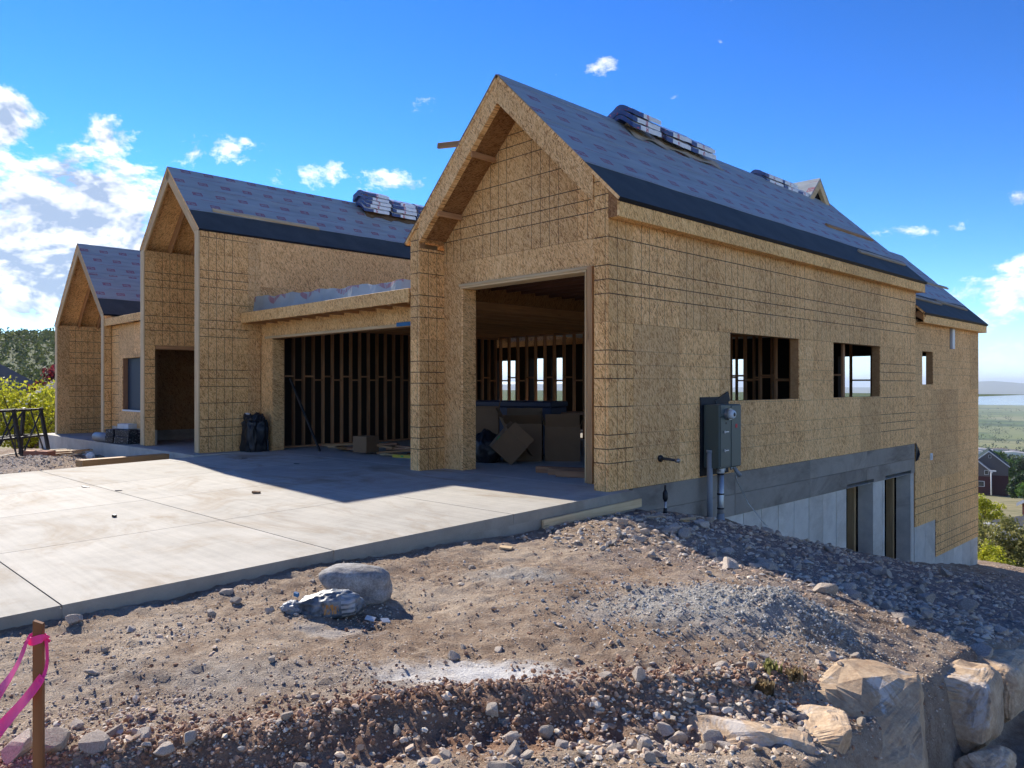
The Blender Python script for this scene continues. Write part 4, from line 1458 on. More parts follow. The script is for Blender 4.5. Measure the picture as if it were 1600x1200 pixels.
# fine gravel everywhere (beyond counting)
P1, S1 = stones(46000, lambda x, y: clear(x, y) * near(x, y, 1.6) * (0.16 + 0.84 * patchy(x, y)), 0.0035, 0.015, 2.0, 1, (-6, 1.5, 0.2, 9))
P2, S2 = stones(11000, lambda x, y: clear(x, y) * slope(x, y) * np.clip(60 / (x ** 2 + y ** 2), 0, 1), 0.012, 0.055, 1.9, 1, (-6, 0.5, 5.8, 26))
P3, S3 = stones(1700, lambda x, y: clear(x, y) * (heap(x, y) * 0.9 + 0.05 * near(x, y) + 0.35 * np.exp(-(((x + 3.9) / .5) ** 2 + ((y - 1.2) / .35) ** 2))) * patchy(x, y, 1.5, -0.4, 0.2), 0.012, 0.040, 1.5, 1, (-5.5, 0.0, 0.3, 6))
kind(stone_mesh('gravel', np.vstack([P1, P2, P3]), np.concatenate([S1, S2, S3]), M_gravel), 'stuff', 'loose gravel and small broken stones over the dirt')
Pc, Sc = stones(6500, lambda x, y: clear(x, y) * (0.9 * np.exp(-(seg_dist(x, y, BERM) / 0.26) ** 2) + 0.03 * near(x, y)), 0.007, 0.024, 1.8, 1, (-6, 0.5, 0.3, 7))
kind(stone_mesh('soil_clods', Pc, Sc, M_clod, 1, 0.35, (0.6, 1.0)), 'stuff', 'crumbly brown soil clods along the small berm')
Pm, Sm = stones(3500, lambda x, y: clear(x, y) * (np.exp(-(((x + 2.6) / .55) ** 2 + ((y - 5.3) / .35) ** 2)) + 0.35 * np.exp(-(((x + 3.3) / .7) ** 2 + ((y - 4.6) / .5) ** 2))), 0.005, 0.020, 2.0, 1, (-5, -1, 3.2, 7))
kind(stone_mesh('cement_crumbs', Pm, Sm, M_mortar, 1, 0.35, (0.6, 1.0)), 'stuff', 'grey crumbs of spilled cement')
Pl, Sl = stones(3000, lambda x, y: 0.25 + 0.75 * np.exp(-(((x + 19.4) / 1.6) ** 2 + ((y - 4.2) / .9) ** 2)), 0.012, 0.05, 2.0, 1, (-23.5, -17.0, 1.5, 6.4))
kind(stone_mesh('heap_gravel', Pl, Sl, M_gravel), 'stuff', 'grey gravel over the spoil heap before the porch')
# the larger rocks, one object each
PR = []
Pa, Sa = stones(130, lambda x, y: clear(x, y) * slope(x, y) * (y < 13) * np.clip(60 / (x ** 2 + y ** 2), 0, 1), 0.055, 0.13, 1.8, 1, (-5.8, -0.8, 6.0, 13))
Pb, Sb = stones(55, lambda x, y: clear(x, y) * heap(x, y), 0.032, 0.065, 1.5, 1, (-4.0, -1.2, 1.2, 5))
Pd, Sd = stones(38, lambda x, y: clear(x, y) * near(x, y) * 0.9, 0.030, 0.055, 1.5, 1, (-5.9, -1.2, 0.6, 6.5))
Pe = np.array([(-4.2, 1.1), (-3.86, 0.92), (-4.02, 0.98), (-3.78, 1.06), (-3.9, 1.18), (-3.62, 1.02), (-3.55, 1.28), (-3.42, 1.2), (-3.7, 1.25), (-3.98, 0.82), (-3.5, 1.05),
               (-5.95, 1.55), (-5.9, 2.6), (-5.6, 2.55), (-5.45, 2.3), (-5.2, 2.62)])
Se = np.array([0.05, 0.085, 0.07, 0.08, 0.06, 0.075, 0.05, 0.065, 0.05, 0.09, 0.06, 0.07, 0.055, 0.05, 0.045, 0.04])
rprotos = []
for k in range(14):
    V_, F_ = rock_verts(np.random.default_rng(300 + k), 3, (1.15, 0.9, 0.75), 13, 0.1, 0.02, cd=(0.42, 0.8))
    rm = np_mesh('rock', V_, F_)
    rm.materials.append(M_rock)
    rprotos.append(rm)
for (PP, SS, lb, gr) in ((Pa, Sa, 'tan grey rock on the shaded gravel slope beside the foundation', 'rocks on the slope beside the foundation'),
                         (Pb, Sb, 'broken pale stone in the rubble heap at lower centre', 'stones in the rubble heap'),
                         (Pd, Sd, 'loose stone scattered on the open dirt', 'stones scattered on the dirt'),
                         (Pe, Se, 'pale stone near the stake or along the driveway edge', 'stones by the stake and driveway edge')):
    Zs = hz(PP[:, 0], PP[:, 1])
    for (x, y), s_, z in zip(PP, SS, Zs):
        o = bpy.data.objects.new('rock', rprotos[random.randrange(14)])
        reg(o, Matrix.Translation((x, y, z + s_ * 0.25)) @ Matrix.Rotation(random.uniform(0, 6.28), 4, 'Z') @ Matrix.Rotation(random.gauss(0, .3), 4, 'X') @ Matrix.Scale(s_, 4))
        tag(o, lb, 'rock', gr)

# ------------------------------------------------------------------ vegetation
def leaf_cloud(rng, centers, radii, per, size, droop=0.0):
    C = np.repeat(centers, per, axis=0)
    Rr = np.repeat(radii, per)
    D = rng.normal(size=(len(C), 3))
    D /= np.linalg.norm(D, axis=1, keepdims=True)
    P = C + D * (Rr * rng.random(len(C)) ** 0.45)[:, None]
    n = len(P)
    a_ = rng.normal(size=(n, 3))
    a_ /= np.linalg.norm(a_, axis=1, keepdims=True)
    b_ = np.cross(a_, rng.normal(size=(n, 3)))
    b_ /= np.linalg.norm(b_, axis=1, keepdims=True)
    s_ = size * rng.uniform(0.6, 1.3, n)[:, None]
    V = np.stack([P - a_ * s_, P + b_ * s_ * 0.55, P + a_ * s_, P - b_ * s_ * 0.55], axis=1).reshape(-1, 3)
    F_ = np.arange(4 * n).reshape(n, 4)
    return V, F_


def tube(pts, rads, seg=7):
    V, F_ = [], []
    pts = [Vector(p) for p in pts]
    for i, (p, r_) in enumerate(zip(pts, rads)):
        d = (pts[min(i + 1, len(pts) - 1)] - pts[max(i - 1, 0)]).normalized()
        u = d.orthogonal().normalized()
        v = d.cross(u)
        for k in range(seg):
            t_ = 2 * math.pi * k / seg
            V.append(p + u * math.cos(t_) * r_ + v * math.sin(t_) * r_)
    for i in range(len(pts) - 1):
        for k in range(seg):
            a_ = i * seg + k
            b_ = i * seg + (k + 1) % seg
            F_.append((a_, b_, b_ + seg, a_ + seg))
    F_.append(tuple(reversed(range(seg))))
    F_.append(tuple((len(pts) - 1) * seg + k for k in range(seg)))
    return [tuple(v) for v in V], F_


def join_geo(parts):
    V, F_ = [], []
    for v, f in parts:
        b = len(V)
        V += v
        F_ += [tuple(b + i for i in q) for q in f]
    return V, F_


def tube_obj(name, mat, parent, pts, rads, seg=10, Mx=None, sm=True):
    if not isinstance(rads, (list, tuple)):
        rads = [rads] * len(pts)
    v, f = tube(pts, rads, seg)
    me = bpy.data.meshes.new(name)
    me.from_pydata(v, [], f)
    smooth(me, sm)
    return new_obj(name, me, mat, Mx, parent)


M_bark = plain('bark', (0.11, 0.085, 0.065), 0.9, 0.2, 0.3)


def leafmat(name, a_, b_, c_):
    return island_mat(name, [(0.0, a_), (0.5, b_), (1.0, c_)], 0.6, 0.3, 0.5, 3, 0.3)


M_lf_yel = leafmat('yellow_green_leaves', (0.27, 0.30, 0.02), (0.42, 0.43, 0.03), (0.55, 0.52, 0.06))
M_lf_grn = leafmat('green_leaves', (0.030, 0.075, 0.014), (0.06, 0.13, 0.022), (0.11, 0.19, 0.035))
M_lf_drk = leafmat('dark_leaves', (0.014, 0.035, 0.012), (0.026, 0.058, 0.017), (0.045, 0.085, 0.025))
M_lf_olv = leafmat('olive_leaves', (0.13, 0.14, 0.04), (0.22, 0.22, 0.07), (0.34, 0.31, 0.12))
M_lf_red = leafmat('red_leaves', (0.06, 0.008, 0.012), (0.12, 0.014, 0.022), (0.19, 0.028, 0.035))
M_lf_dry = leafmat('dry_leaves', (0.15, 0.10, 0.05), (0.24, 0.17, 0.085), (0.32, 0.25, 0.14))


def tree(name, label, loc, h, rx, rz, mat, seed, clumps=26, per=90, size=0.12, base=0.3, cat='tree', group=None):
    rng = np.random.default_rng(seed)
    t = thing(name, label, cat, loc, group)
    D = rng.normal(size=(clumps, 3))
    D /= np.linalg.norm(D, axis=1, keepdims=True)
    rr_ = rng.random(clumps) ** 0.4 * 0.82
    cz = h - rz
    C = np.stack([D[:, 0] * rr_ * rx, D[:, 1] * rr_ * rx, cz + D[:, 2] * rr_ * rz], axis=1)
    rad_ = rng.uniform(0.22, 0.42, clumps) * min(rx, rz)
    V, F_ = leaf_cloud(rng, C, rad_, per, size)
    Mx = Matrix.Translation(loc)
    new_obj('crown', np_mesh('crown', V, F_), mat, Mx, t)
    tr = 0.035 * h
    geo = [tube([(0, 0, -0.4), (0.02 * h, 0.01 * h, base * h), (0, 0.02 * h, cz + 0.3 * rz)], [tr, tr * 0.75, tr * 0.2])]
    for k in range(0, clumps, 3):
        geo.append(tube([(0.01 * h, 0, base * h * 0.9), tuple(C[k] * 0.55 + np.array([0, 0, base * h * 0.42])), tuple(C[k])], [tr * 0.45, tr * 0.28, tr * 0.08], 5))
    v, f = join_geo(geo)
    me = bpy.data.meshes.new('trunk')
    me.from_pydata(v, [], f)
    new_obj('trunk', me, M_bark, Mx, t)
    return t


tree('leafy_tree', 'bright yellow green tree left of the house behind the steel frames', (-39.0, 8.2, -2.8), 4.9, 2.6, 2.0, M_lf_yel, 1, 46, 170, 0.085, 0.2)
tree('leafy_tree', 'smaller yellow green tree low against the left gable', (-37.2, 11.2, -2.9), 3.4, 1.7, 1.4, M_lf_yel, 2, 30, 150, 0.085, 0.2)
tree('leafy_tree', 'dark green shrub between the yellow tree and the left gable', (-41.5, 13.6, -2.9), 3.9, 1.5, 1.7, M_lf_drk, 3, 22, 120, 0.10, 0.2)
tree('red_leaf_tree', 'dark red leaved tree above the navy roof', (-72, 17.2, -3.0), 6.0, 2.6, 2.2, M_lf_red, 4, 30, 110, 0.16, 0.35)

# right of the house, down the hillside
tree('hillside_shrub', 'large olive shrub just past the rear corner', (-11.6, 43.0, -8.0), 3.6, 2.0, 1.9, M_lf_olv, 5, 34, 150, 0.085, 0.15, 'shrub')
tree('hillside_shrub', 'olive shrub at the right edge of the photo', (-9.2, 41.5, -7.8), 3.3, 1.9, 1.7, M_lf_olv, 6, 34, 150, 0.085, 0.15, 'shrub')
tree('hillside_shrub', 'low lime shrub at the foot of the olive ones', (-8.6, 37.5, -6.9), 1.7, 1.0, 0.9, M_lf_yel, 7, 20, 110, 0.06, 0.15, 'shrub')
tree('hillside_shrub', 'yellow shrub below the dark hip roof', (-16.6, 61.5, -10.6), 2.9, 1.5, 1.5, M_lf_yel, 8, 22, 110, 0.09, 0.15, 'shrub')
tree('hillside_shrub', 'lime shrub row behind the dark hip roof', (-22.0, 90.0, -13.6), 3.6, 2.6, 1.8, M_lf_yel, 9, 26, 110, 0.14, 0.15, 'shrub')
tree('hillside_shrub', 'tan grey shrub beside the gabled brick house', (-29.5, 107.0, -15.8), 4.4, 2.4, 2.2, M_lf_dry, 10, 24, 110, 0.15, 0.15, 'shrub')
tree('valley_tree', 'round green tree behind the gabled brick house', (-75.0, 318.0, -36.0), 14.0, 5.2, 5.6, M_lf_grn, 12, 30, 120, 0.42)
tree('valley_tree', 'tall bright green tree right of the gabled house', (-66.0, 305.0, -35.5), 13.0, 4.8, 5.6, M_lf_grn, 13, 30, 120, 0.42)
tree('valley_tree', 'dark green tree beside the tall bright one', (-61.5, 300.0, -35.0), 12.5, 4.2, 5.6, M_lf_drk, 14, 30, 120, 0.42)
tree('valley_tree', 'green tree at the right edge above the hedge', (-57.0, 310.0, -36.0), 11.0, 5.0, 5.0, M_lf_grn, 15, 30, 120, 0.42)
tree('hedge_tree', 'dense dark hedge tree near the right edge', (-40.5, 196.0, -25.5), 8.5, 4.6, 3.8, M_lf_drk, 16, 34, 120, 0.30)
tree('hedge_tree', 'dense green hedge tree at the right edge', (-37.0, 190.0, -25.0), 8.0, 4.2, 3.8, M_lf_grn, 17, 34, 120, 0.30)

# woods on the hill and tree belts in the valley (beyond counting)
rng = np.random.default_rng(5)
n = 9000
hxx = rng.uniform(-1000, -300, n)
hyy = rng.uniform(-150, 420, n)
hzv = hill_z(hxx, hyy)
k = (hzv > -7) & (fbm(hxx * 0.02, hyy * 0.02, 3) > -0.16)
C = np.stack([hxx[k], hyy[k], hzv[k] + 2.2], axis=1)
V, F_ = leaf_cloud(rng, C, rng.uniform(2.2, 4.6, len(C)), 16, 1.15)
kind(new_obj('hill_woods', np_mesh('hill_woods', V, F_), island_mat('hill_wood_leaves', [(0, (0.05, 0.075, 0.02)), (0.5, (0.11, 0.135, 0.03)), (1, (0.20, 0.21, 0.06))], 0.8, 0.2, 0.2, 0.02, 0.9)), 'stuff', 'scrubby woods covering the hill at left')
n = 2600
th = rng.uniform(-0.42, -0.12, n)
dist = np.exp(rng.uniform(np.log(420), np.log(5200), n))
bx, by = dist * np.sin(th), dist * np.cos(th)
k = fbm(bx * 0.004, by * 0.010, 4) > 0.02
C = np.stack([bx[k], by[k], zfar(bx[k], by[k]) + 3.0], axis=1)
sz = np.clip(dist[k] / 500, 1, 2.4)
V, F_ = leaf_cloud(rng, C, 4.2 * sz, 14, 2.2)
kind(new_obj('valley_woods', np_mesh('valley_woods', V, F_), island_mat('valley_wood_leaves', [(0, (0.025, 0.05, 0.016)), (0.5, (0.05, 0.08, 0.022)), (1, (0.09, 0.12, 0.035))], 0.8, 0.2, 0.2, 0.02, 0.8)), 'stuff', 'distant tree belts across the valley floor')

# ------------------------------------------------------------------ neighbouring buildings
M_roof_d = plain('dark_shingles', (0.060, 0.064, 0.070), 0.9, 0.2, 0.2, 3)
M_roof_n = plain('navy_shingles', (0.022, 0.028, 0.040), 0.85, 0.2, 0.2, 3)
M_roof_b = plain('brown_shingles', (0.145, 0.120, 0.105), 0.9, 0.2, 0.2, 3)
M_roof_g = plain('green_black_shingles', (0.018, 0.030, 0.028), 0.9, 0.2, 0.2, 3)
M_wall_g = plain('taupe_siding', (0.145, 0.130, 0.125), 0.85, 0.2, 0.1, 2)
M_brickw = plain('dark_red_brick', (0.085, 0.030, 0.032), 0.9, 0.2, 0.25, 8)
M_brickr = plain('red_brick', (0.24, 0.10, 0.075), 0.9, 0.2, 0.25, 8)
M_trim = plain('white_trim', (0.72, 0.72, 0.72), 0.6, 0.3, 0.05)
M_cream = plain('cream_wall', (0.52, 0.50, 0.46), 0.85, 0.2, 0.1)
M_glass = plain('window_glass', (0.05, 0.06, 0.07), 0.1, 0.6, 0.1)
M_palero = plain('pale_roof', (0.32, 0.31, 0.31), 0.8, 0.2, 0.1)


def gable_house(name, label, Mx, w_, d_, h_, rise, mw, mr, brick=0.0, mb=None, wins=(), over=0.4, hip=0.0):
    t = bpy.data.objects.new(name, None)
    reg(t, Mx)
    tag(t, label, 'house')
    L = lambda M2: Mx @ M2
    pent = [(-w_ / 2, brick), (w_ / 2, brick), (w_ / 2, h_)] + ([] if hip else [(0, h_ + rise)]) + [(-w_ / 2, h_)]
    FYl = frame((0, 0, 0), (1, 0, 0), (0, 0, 1))
    new_obj('wall', prism_mesh('wall', [pent], -d_, 0.0), mw, L(FYl), t)
    if brick:
        new_obj('brick_wall', prism_mesh('brick_wall', [[(-w_ / 2 - .05, -2), (w_ / 2 + .05, -2), (w_ / 2 + .05, brick - .01), (-w_ / 2 - .05, brick - .01)]], -d_ - .05, 0.05), mb, L(FYl), t)
    else:
        new_obj('foundation', prism_mesh('foundation', [[(-w_ / 2 + .05, -3), (w_ / 2 - .05, -3), (w_ / 2 - .05, -.01), (-w_ / 2 + .05, -.01)]], -d_ + .05, -0.05), M_fnd, L(FYl), t)
    if hip:
        W, D = w_ / 2 + over, d_ + over
        ze = h_ - 0.05
        v = [(-W, -over, ze), (W, -over, ze), (W, D, ze), (-W, D, ze), (-W + hip, d_ / 2, h_ + rise), (W - hip, d_ / 2, h_ + rise)]
        me = bpy.data.meshes.new('roof')
        me.from_pydata(v, [], [(0, 1, 5, 4), (1, 2, 5), (2, 3, 4, 5), (3, 0, 4), (3, 2, 1, 0)])
        new_obj('roof', me, mr, Mx, t)
        put = [((-W, -over - .03), (W, -over - .03))]
        board('gutter', M_trim, t, Mx @ Vector((-W, -over - .05, ze - .02)), Mx @ Vector((W, -over - .05, ze - .02)), 0.16, 0.06)
        for vx in (-0.25 * w_, 0.02 * w_):
            c = Mx @ Vector((vx, d_ / 2 - 0.5, h_ + rise - 0.02))
            put_box('roof_vent', M_steel, t, c, (0.35, 0.35, 0.24))
    else:
        sl = rise / (w_ / 2)
        for s_ in (1, -1):
            W = w_ / 2 + over
            p0, p1 = (0, h_ + rise + 0.02), (s_ * W, h_ + rise + 0.02 - sl * W)
            pl = [p0, p1, (p1[0], p1[1] + 0.22), (p0[0], p0[1] + 0.22)]
            if s_ < 0:
                pl = pl[::-1]
            new_obj('roof', prism_mesh('roof', [pl], -d_ - over, over), mr, L(FYl), t)
            pl = [(p0[0], p0[1] - 0.12), (p1[0], p1[1] - 0.12), (p1[0], p1[1] + 0.24), (p0[0], p0[1] + 0.24)]
            if s_ < 0:
                pl = pl[::-1]
            new_obj('rake_trim', prism_mesh('rake_trim', [pl], over + .005, over + 0.08), M_trim, L(FYl), t)
    for (wx, wz, ww, wh) in wins:
        c = Mx @ Vector((wx, -0.07, wz))
        rz = Mx.to_euler().z
        wo_ = put_box('window', M_trim, t, c, (ww, 0.10, wh), (0, 0, rz))
        c2 = Mx @ Vector((wx, -0.13, wz))
        put_box('pane', M_glass, wo_, c2, (ww * 0.8, 0.03, wh * 0.84), (0, 0, rz))
    return t


def at(x, y, z, rz):
    return Matrix.Translation((x, y, z)) @ Matrix.Rotation(rz, 4, 'Z')


hr = 0.25
gable_house('gabled_house', 'two storey taupe house with dark brick base and white gable trim down the hill', at(-60.8, 252.5, -29.5, hr), 9.4, 12, 7.4, 4.0, M_wall_g, M_roof_g, 4.6, M_brickw, [(0.2, 10.0, 0.7, 0.9)])
gable_house('gabled_annex', 'lower front gable of the taupe brick house', at(-62.6, 248.0, -29.5, hr), 6.6, 4.2, 6.0, 2.9, M_wall_g, M_palero, 4.6, M_brickw, [(2.2, 5.7, 1.0, 1.3), (0.9, 2.4, 1.7, 1.6)])
gable_house('hip_roof_house', 'low house with broad dark grey hip roof below the rear corner', at(-10.9, 71.8, -12.8, -0.35), 15, 9.5, 2.5, 1.35, M_cream, M_roof_d, hip=4.0)
gable_house('brick_bungalow', 'brick house with white gable fascia at the right edge', at(-17.3, 101.0, -15.5, -0.2), 8.0, 9, 3.4, 2.4, M_brickr, M_roof_d, wins=[(-1.5, 1.6, 1.2, 1.3)])
gable_house('white_bungalow', 'small white house behind the hedge', at(-54.5, 268.0, -31.8, 0.1), 7.5, 8, 4.4, 2.2, M_cream, M_palero, wins=[(1.5, 1.7, 1.2, 1.2), (-1.5, 1.7, 1.2, 1.2)])
gable_house('pale_bungalow', 'pale roofed house at the right edge above the hedge', at(-46.5, 262.0, -30.5, -0.5), 11, 9, 3.8, 2.4, M_cream, M_palero, wins=[(-2.5, 1.7, 1.2, 1.2)])
gable_house('navy_roof_house', 'house with navy roof behind the yellow tree', at(-46.0, 17.0, -2.6, 1.4), 14, 9, 3.0, 1.7, M_navy, M_roof_n, hip=2.6)
gable_house('brown_roof_house', 'house with brown hip roof at the left edge', at(-80.0, 8.5, -3.4, 1.40), 22, 16, 3.4, 5.2, M_cream, M_roof_b, hip=8.0)
for k, (px_, dd, ww, hh, lb) in enumerate(((-0.262, 1480, 60, 6, 'long white warehouse in the valley, leftmost'), (-0.245, 1500, 36, 8, 'mid valley warehouse with lilac front'), (-0.226, 1560, 55, 6, 'long low brown roofed warehouse in the valley'), (-0.214, 1420, 30, 6, 'pale valley shed at the right edge'))):
    x, y = dd * math.sin(px_), dd * math.cos(px_)
    gable_house('warehouse', lb, at(x, y, float(zfar(np.array(x), np.array(y))) + 0.5, -px_ * 0 + 0.2), ww, 30, hh, 2.0, M_trim if k != 2 else M_cream, M_palero if k != 2 else M_roof_b, wins=[(-ww * .3, 2.5, 5, 3.5), (ww * .2, 2.5, 5, 3.5)])['category'] = 'warehouse'
# street lamp
lp = thing('street_lamp', 'white street lamp in front of the gabled house', 'lamp', (-55.6, 233.0, -28.0))
tube_obj('pole', M_trim, lp, [(-55.6, 233, -28.2), (-55.6, 233, -21.8)], [0.16, 0.11], 8)
put_box('lamp_head', M_trim, lp, (-55.2, 232.9, -21.7), (1.5, 0.5, 0.3))

# ------------------------------------------------------------------ things on and round the house
# electric meter panel on the side wall
mp = thing('electric_meter_panel', 'tall grey green electric meter panel mounted on the side wall', 'meter panel', (-6.1, 10.48, 0.15))
put_box('backing_flashing', M_wrap, mp, (-6.236, 10.50, 0.62), (0.016, 0.82, 1.20))
put_box('flashing_corner', M_wrap, mp, (-6.225, 10.72, 1.16), (0.012, 0.42, 0.16), (0.35, 0, 0))
put_box('cabinet', M_metergrey, mp, (-6.085, 10.47, 0.63), (0.27, 0.63, 0.96), bev=0.012)
put_box('cabinet_door', M_metergrey, mp, (-5.945, 10.32, 0.55), (0.016, 0.29, 0.74), bev=0.004)
put_box('cabinet_door', M_metergrey, mp, (-5.945, 10.632, 0.63), (0.016, 0.285, 0.93), bev=0.004)
put_box('meter_cover', M_metergrey, mp, (-5.945, 10.32, 1.02), (0.014, 0.29, 0.17), bev=0.004)
mtr = tube_obj('meter', M_galv, mp, [(-5.94, 10.36, 0.965), (-5.88, 10.36, 0.965)], 0.088, 20, None, False)
tube_obj('meter_dome', M_clear, mtr, [(-5.885, 10.36, 0.965), (-5.84, 10.36, 0.965), (-5.815, 10.36, 0.965)], [0.072, 0.070, 0.052], 20)
tube_obj('meter_face', M_black, mtr, [(-5.816, 10.36, 0.965), (-5.812, 10.36, 0.965)], 0.03, 14)
for z_ in (0.70, 0.42):
    put_box('latch', M_white, mp, (-5.925, 10.33, z_), (0.016, 0.10, 0.014))
    put_box('latch', M_white, mp, (-5.925, 10.28, z_), (0.018, 0.016, 0.035))
put_box('warning_sticker', M_redp, mp, (-5.935, 10.63, 0.78), (0.004, 0.055, 0.06))
put_box('lock_tab', M_black, mp, (-5.935, 10.33, 0.83), (0.006, 0.03, 0.03))
for yy in (10.28, 10.42, 10.62, 10.70):
    tube_obj('knockout', M_galv, mp, [(-6.02, yy, 0.15), (-6.02, yy, 0.10)], 0.022, 8)
cd_ = thing('grey_conduit', 'plain grey plastic conduit standing left of the meter panel', 'conduit', (-6.14, 10.18, -0.62))
tube_obj('pipe', M_pvc, cd_, [(-6.12, 10.17, -0.9), (-6.12, 10.17, 0.42)], 0.045, 14)
tube_obj('pipe_rim', M_pvc, cd_, [(-6.12, 10.17, 0.38), (-6.12, 10.17, 0.425)], 0.050, 14)
cd2 = thing('service_conduit', 'galvanised service pipe with black straps dropping below the meter panel', 'conduit', (-6.08, 10.40, -0.68))
tube_obj('pipe', M_galv, cd2, [(-6.06, 10.38, -1.0), (-6.06, 10.38, 0.16)], 0.050, 14)
for z_ in (0.06, -0.24, -0.46):
    tube_obj('strap', M_black, cd2, [(-6.06, 10.38, z_), (-6.06, 10.38, z_ - 0.022)], 0.056, 14)
tube_obj('coupling', M_white, cd2, [(-6.06, 10.38, 0.15), (-6.06, 10.38, 0.07)], 0.058, 14)
tube_obj('pipe_boot', M_pvc, cd2, [(-6.06, 10.38, -0.55), (-6.06, 10.38, -0.95)], [0.056, 0.075], 14)
tag(tube_obj('ground_wire', M_offwhite, None, [(-6.06, 10.78, 0.10), (-6.1, 10.95, -0.12), (-6.15, 11.4, -0.52), (-6.2, 12.35, -1.16)], 0.0075, 6), 'thin pale wire slanting from the meter panel to the ground', 'wire')
dw = thing('pipe_elbow', 'grey capped pipe stub under the right of the meter panel', 'pipe', (-6.06, 10.72, 0.1))
tube_obj('stub', M_pvc, dw, [(-6.03, 10.70, 0.16), (-6.0, 10.76, 0.06), (-5.98, 10.82, 0.0)], [0.03, 0.03, 0.035], 10)
fc = thing('wall_faucet', 'black outdoor faucet poking out of the side wall', 'faucet', (-6.24, 9.05, 0.36))
tube_obj('flange', M_black, fc, [(-6.25, 9.05, 0.365), (-6.22, 9.05, 0.365)], 0.05, 12)
tube_obj('spout', M_steel, fc, [(-6.23, 9.05, 0.365), (-6.10, 9.08, 0.36), (-6.02, 9.10, 0.35)], [0.022, 0.020, 0.016], 10)
tube_obj('handle', M_galv, fc, [(-6.02, 9.10, 0.35), (-5.96, 9.11, 0.345)], [0.028, 0.028], 10)
rs = thing('water_riser', 'short galvanised riser with black valve by the foundation', 'pipe', (-6.12, 8.97, -0.38))
tube_obj('pipe', M_galv, rs, [(-6.1, 8.97, -0.6), (-6.1, 8.97, -0.12)], 0.018, 10)
tube_obj('valve', M_black, rs, [(-6.1, 8.97, -0.22), (-6.1, 8.97, -0.18), (-6.1, 8.97, -0.10), (-6.1, 8.97, -0.06)], [0.02, 0.038, 0.038, 0.018], 10)
tube_obj('cap', M_black, rs, [(-6.1, 8.97, -0.06), (-6.1, 8.97, 0.01)], [0.014, 0.014], 8)
tube_obj('collar', M_black, rs, [(-6.1, 8.97, -0.40), (-6.1, 8.97, -0.31)], [0.035, 0.025], 10)
ob = thing('outlet_cover', 'small white outlet cover on the lower rear wall', 'outlet', (-6.25, 20.72, -0.39))
put_box('plate', M_white, ob, (-6.24, 20.72, -0.39), (0.02, 0.16, 0.17), bev=0.006)
put_box('cover_lid', M_offwhite, ob, (-6.225, 20.72, -0.39), (0.012, 0.11, 0.12), bev=0.004)
tag(board('form_board', M_pale, None, (-6.075, 6.45, -0.215), (-6.075, 8.36, -0.165), 0.11, 0.04), 'pale form board along the driveway slab edge by the corner', 'board')

# shingle bundles on the ridges
def bundle_mat():
    mt, t, b = material('shingle_wrapper', 0.4, 0.4)
    co, off, r = objco(t)
    x, y, z = t.sep(co)
    band = t.m('LESS_THAN', t.m('ADD', x, t.m('MULTIPLY', t.m('SUBTRACT', r, 0.5), 0.35)), -0.20)
    n = t.noise(t.vm('MULTIPLY', off, (14, 30, 30)), 1.0, 2)
    navy = t.mix(t.m('GREATER_THAN', n, 0.66), (0.045, 0.075, 0.19), (0.55, 0.09, 0.07))
    nz = t.sep(t.node('ShaderNodeNewGeometry').outputs['Normal'])[2]
    band = t.m('MULTIPLY', band, t.m('LESS_THAN', nz, 0.55))
    col = t.mix(band, (0.78, 0.78, 0.77), navy)
    red = t.m('MULTIPLY', t.m('COMPARE', x, 0.0, 0.035), t.m('GREATER_THAN', t.noise(t.vm('MULTIPLY', off, (30, 9, 30)), 1.0, 2), 0.46))
    col = t.mix(t.m('MULTIPLY', red, 0.8), col, (0.50, 0.06, 0.07))
    dirt_ = t.noise(off, 8, 4)
    v = t.m('ADD', 0.7, t.m('MULTIPLY', dirt_, 0.6))
    col = t.mix(1.0, col, t.comb(v, v, v), 'MULTIPLY')
    t.put(b.inputs['Base Color'], col)
    bump(t, b, t.noise(off, 25, 3), 0.4, 0.01)
    return mt


M_bundle = bundle_mat()
BCH = {}


def bundle_mesh(phi, L=0.95, half=0.20, th=0.082):
    key = (round(phi, 2), L, half)
    if key in BCH:
        return BCH[key]
    n = 8
    prof = []
    for i in range(n + 1):
        u = (i / n * 2 - 1) * half
        a_ = abs(u)
        d = math.tan(phi) * (math.sqrt(a_ * a_ + 0.05 ** 2) - 0.05)
        prof.append((u, -d))
    V, Fq = [], []
    nx_ = 6
    for k in range(nx_ + 1):
        xx = (k / nx_ - 0.5) * L
        for (u, z_) in prof:
            V.append((xx, u, z_ + 0.004 * math.sin(xx * 30 + u * 20)))
        for (u, z_) in prof:
            V.append((xx, u * 1.0, z_ + th + 0.006 * math.sin(xx * 17 + u * 33)))
    m_ = 2 * (n + 1)
    for k in range(nx_):
        for i in range(n):
            a_ = k * m_ + i
            Fq.append((a_, a_ + m_, a_ + m_ + 1, a_ + 1))
            b_ = a_ + n + 1
            Fq.append((b_, b_ + 1, b_ + m_ + 1, b_ + m_))
        a_ = k * m_
        Fq.append((a_, a_ + n + 1, a_ + m_ + n + 1, a_ + m_))
        a_ = k * m_ + n
        Fq.append((a_, a_ + m_, a_ + m_ + n + 1, a_ + n + 1))
    for k, rev in ((0, True), (nx_, False)):
        for i in range(n):
            a_ = k * m_ + i
            q = (a_, a_ + 1, a_ + n + 2, a_ + n + 1)
            Fq.append(q if not rev else q[::-1])
    me = bpy.data.meshes.new('shingle_bundle')
    me.from_pydata(V, [], Fq)
    me.materials.append(M_bundle)
    BCH[key] = me
    return me


ORD = ['bottom', 'second', 'third', 'fourth', 'fifth', 'top']


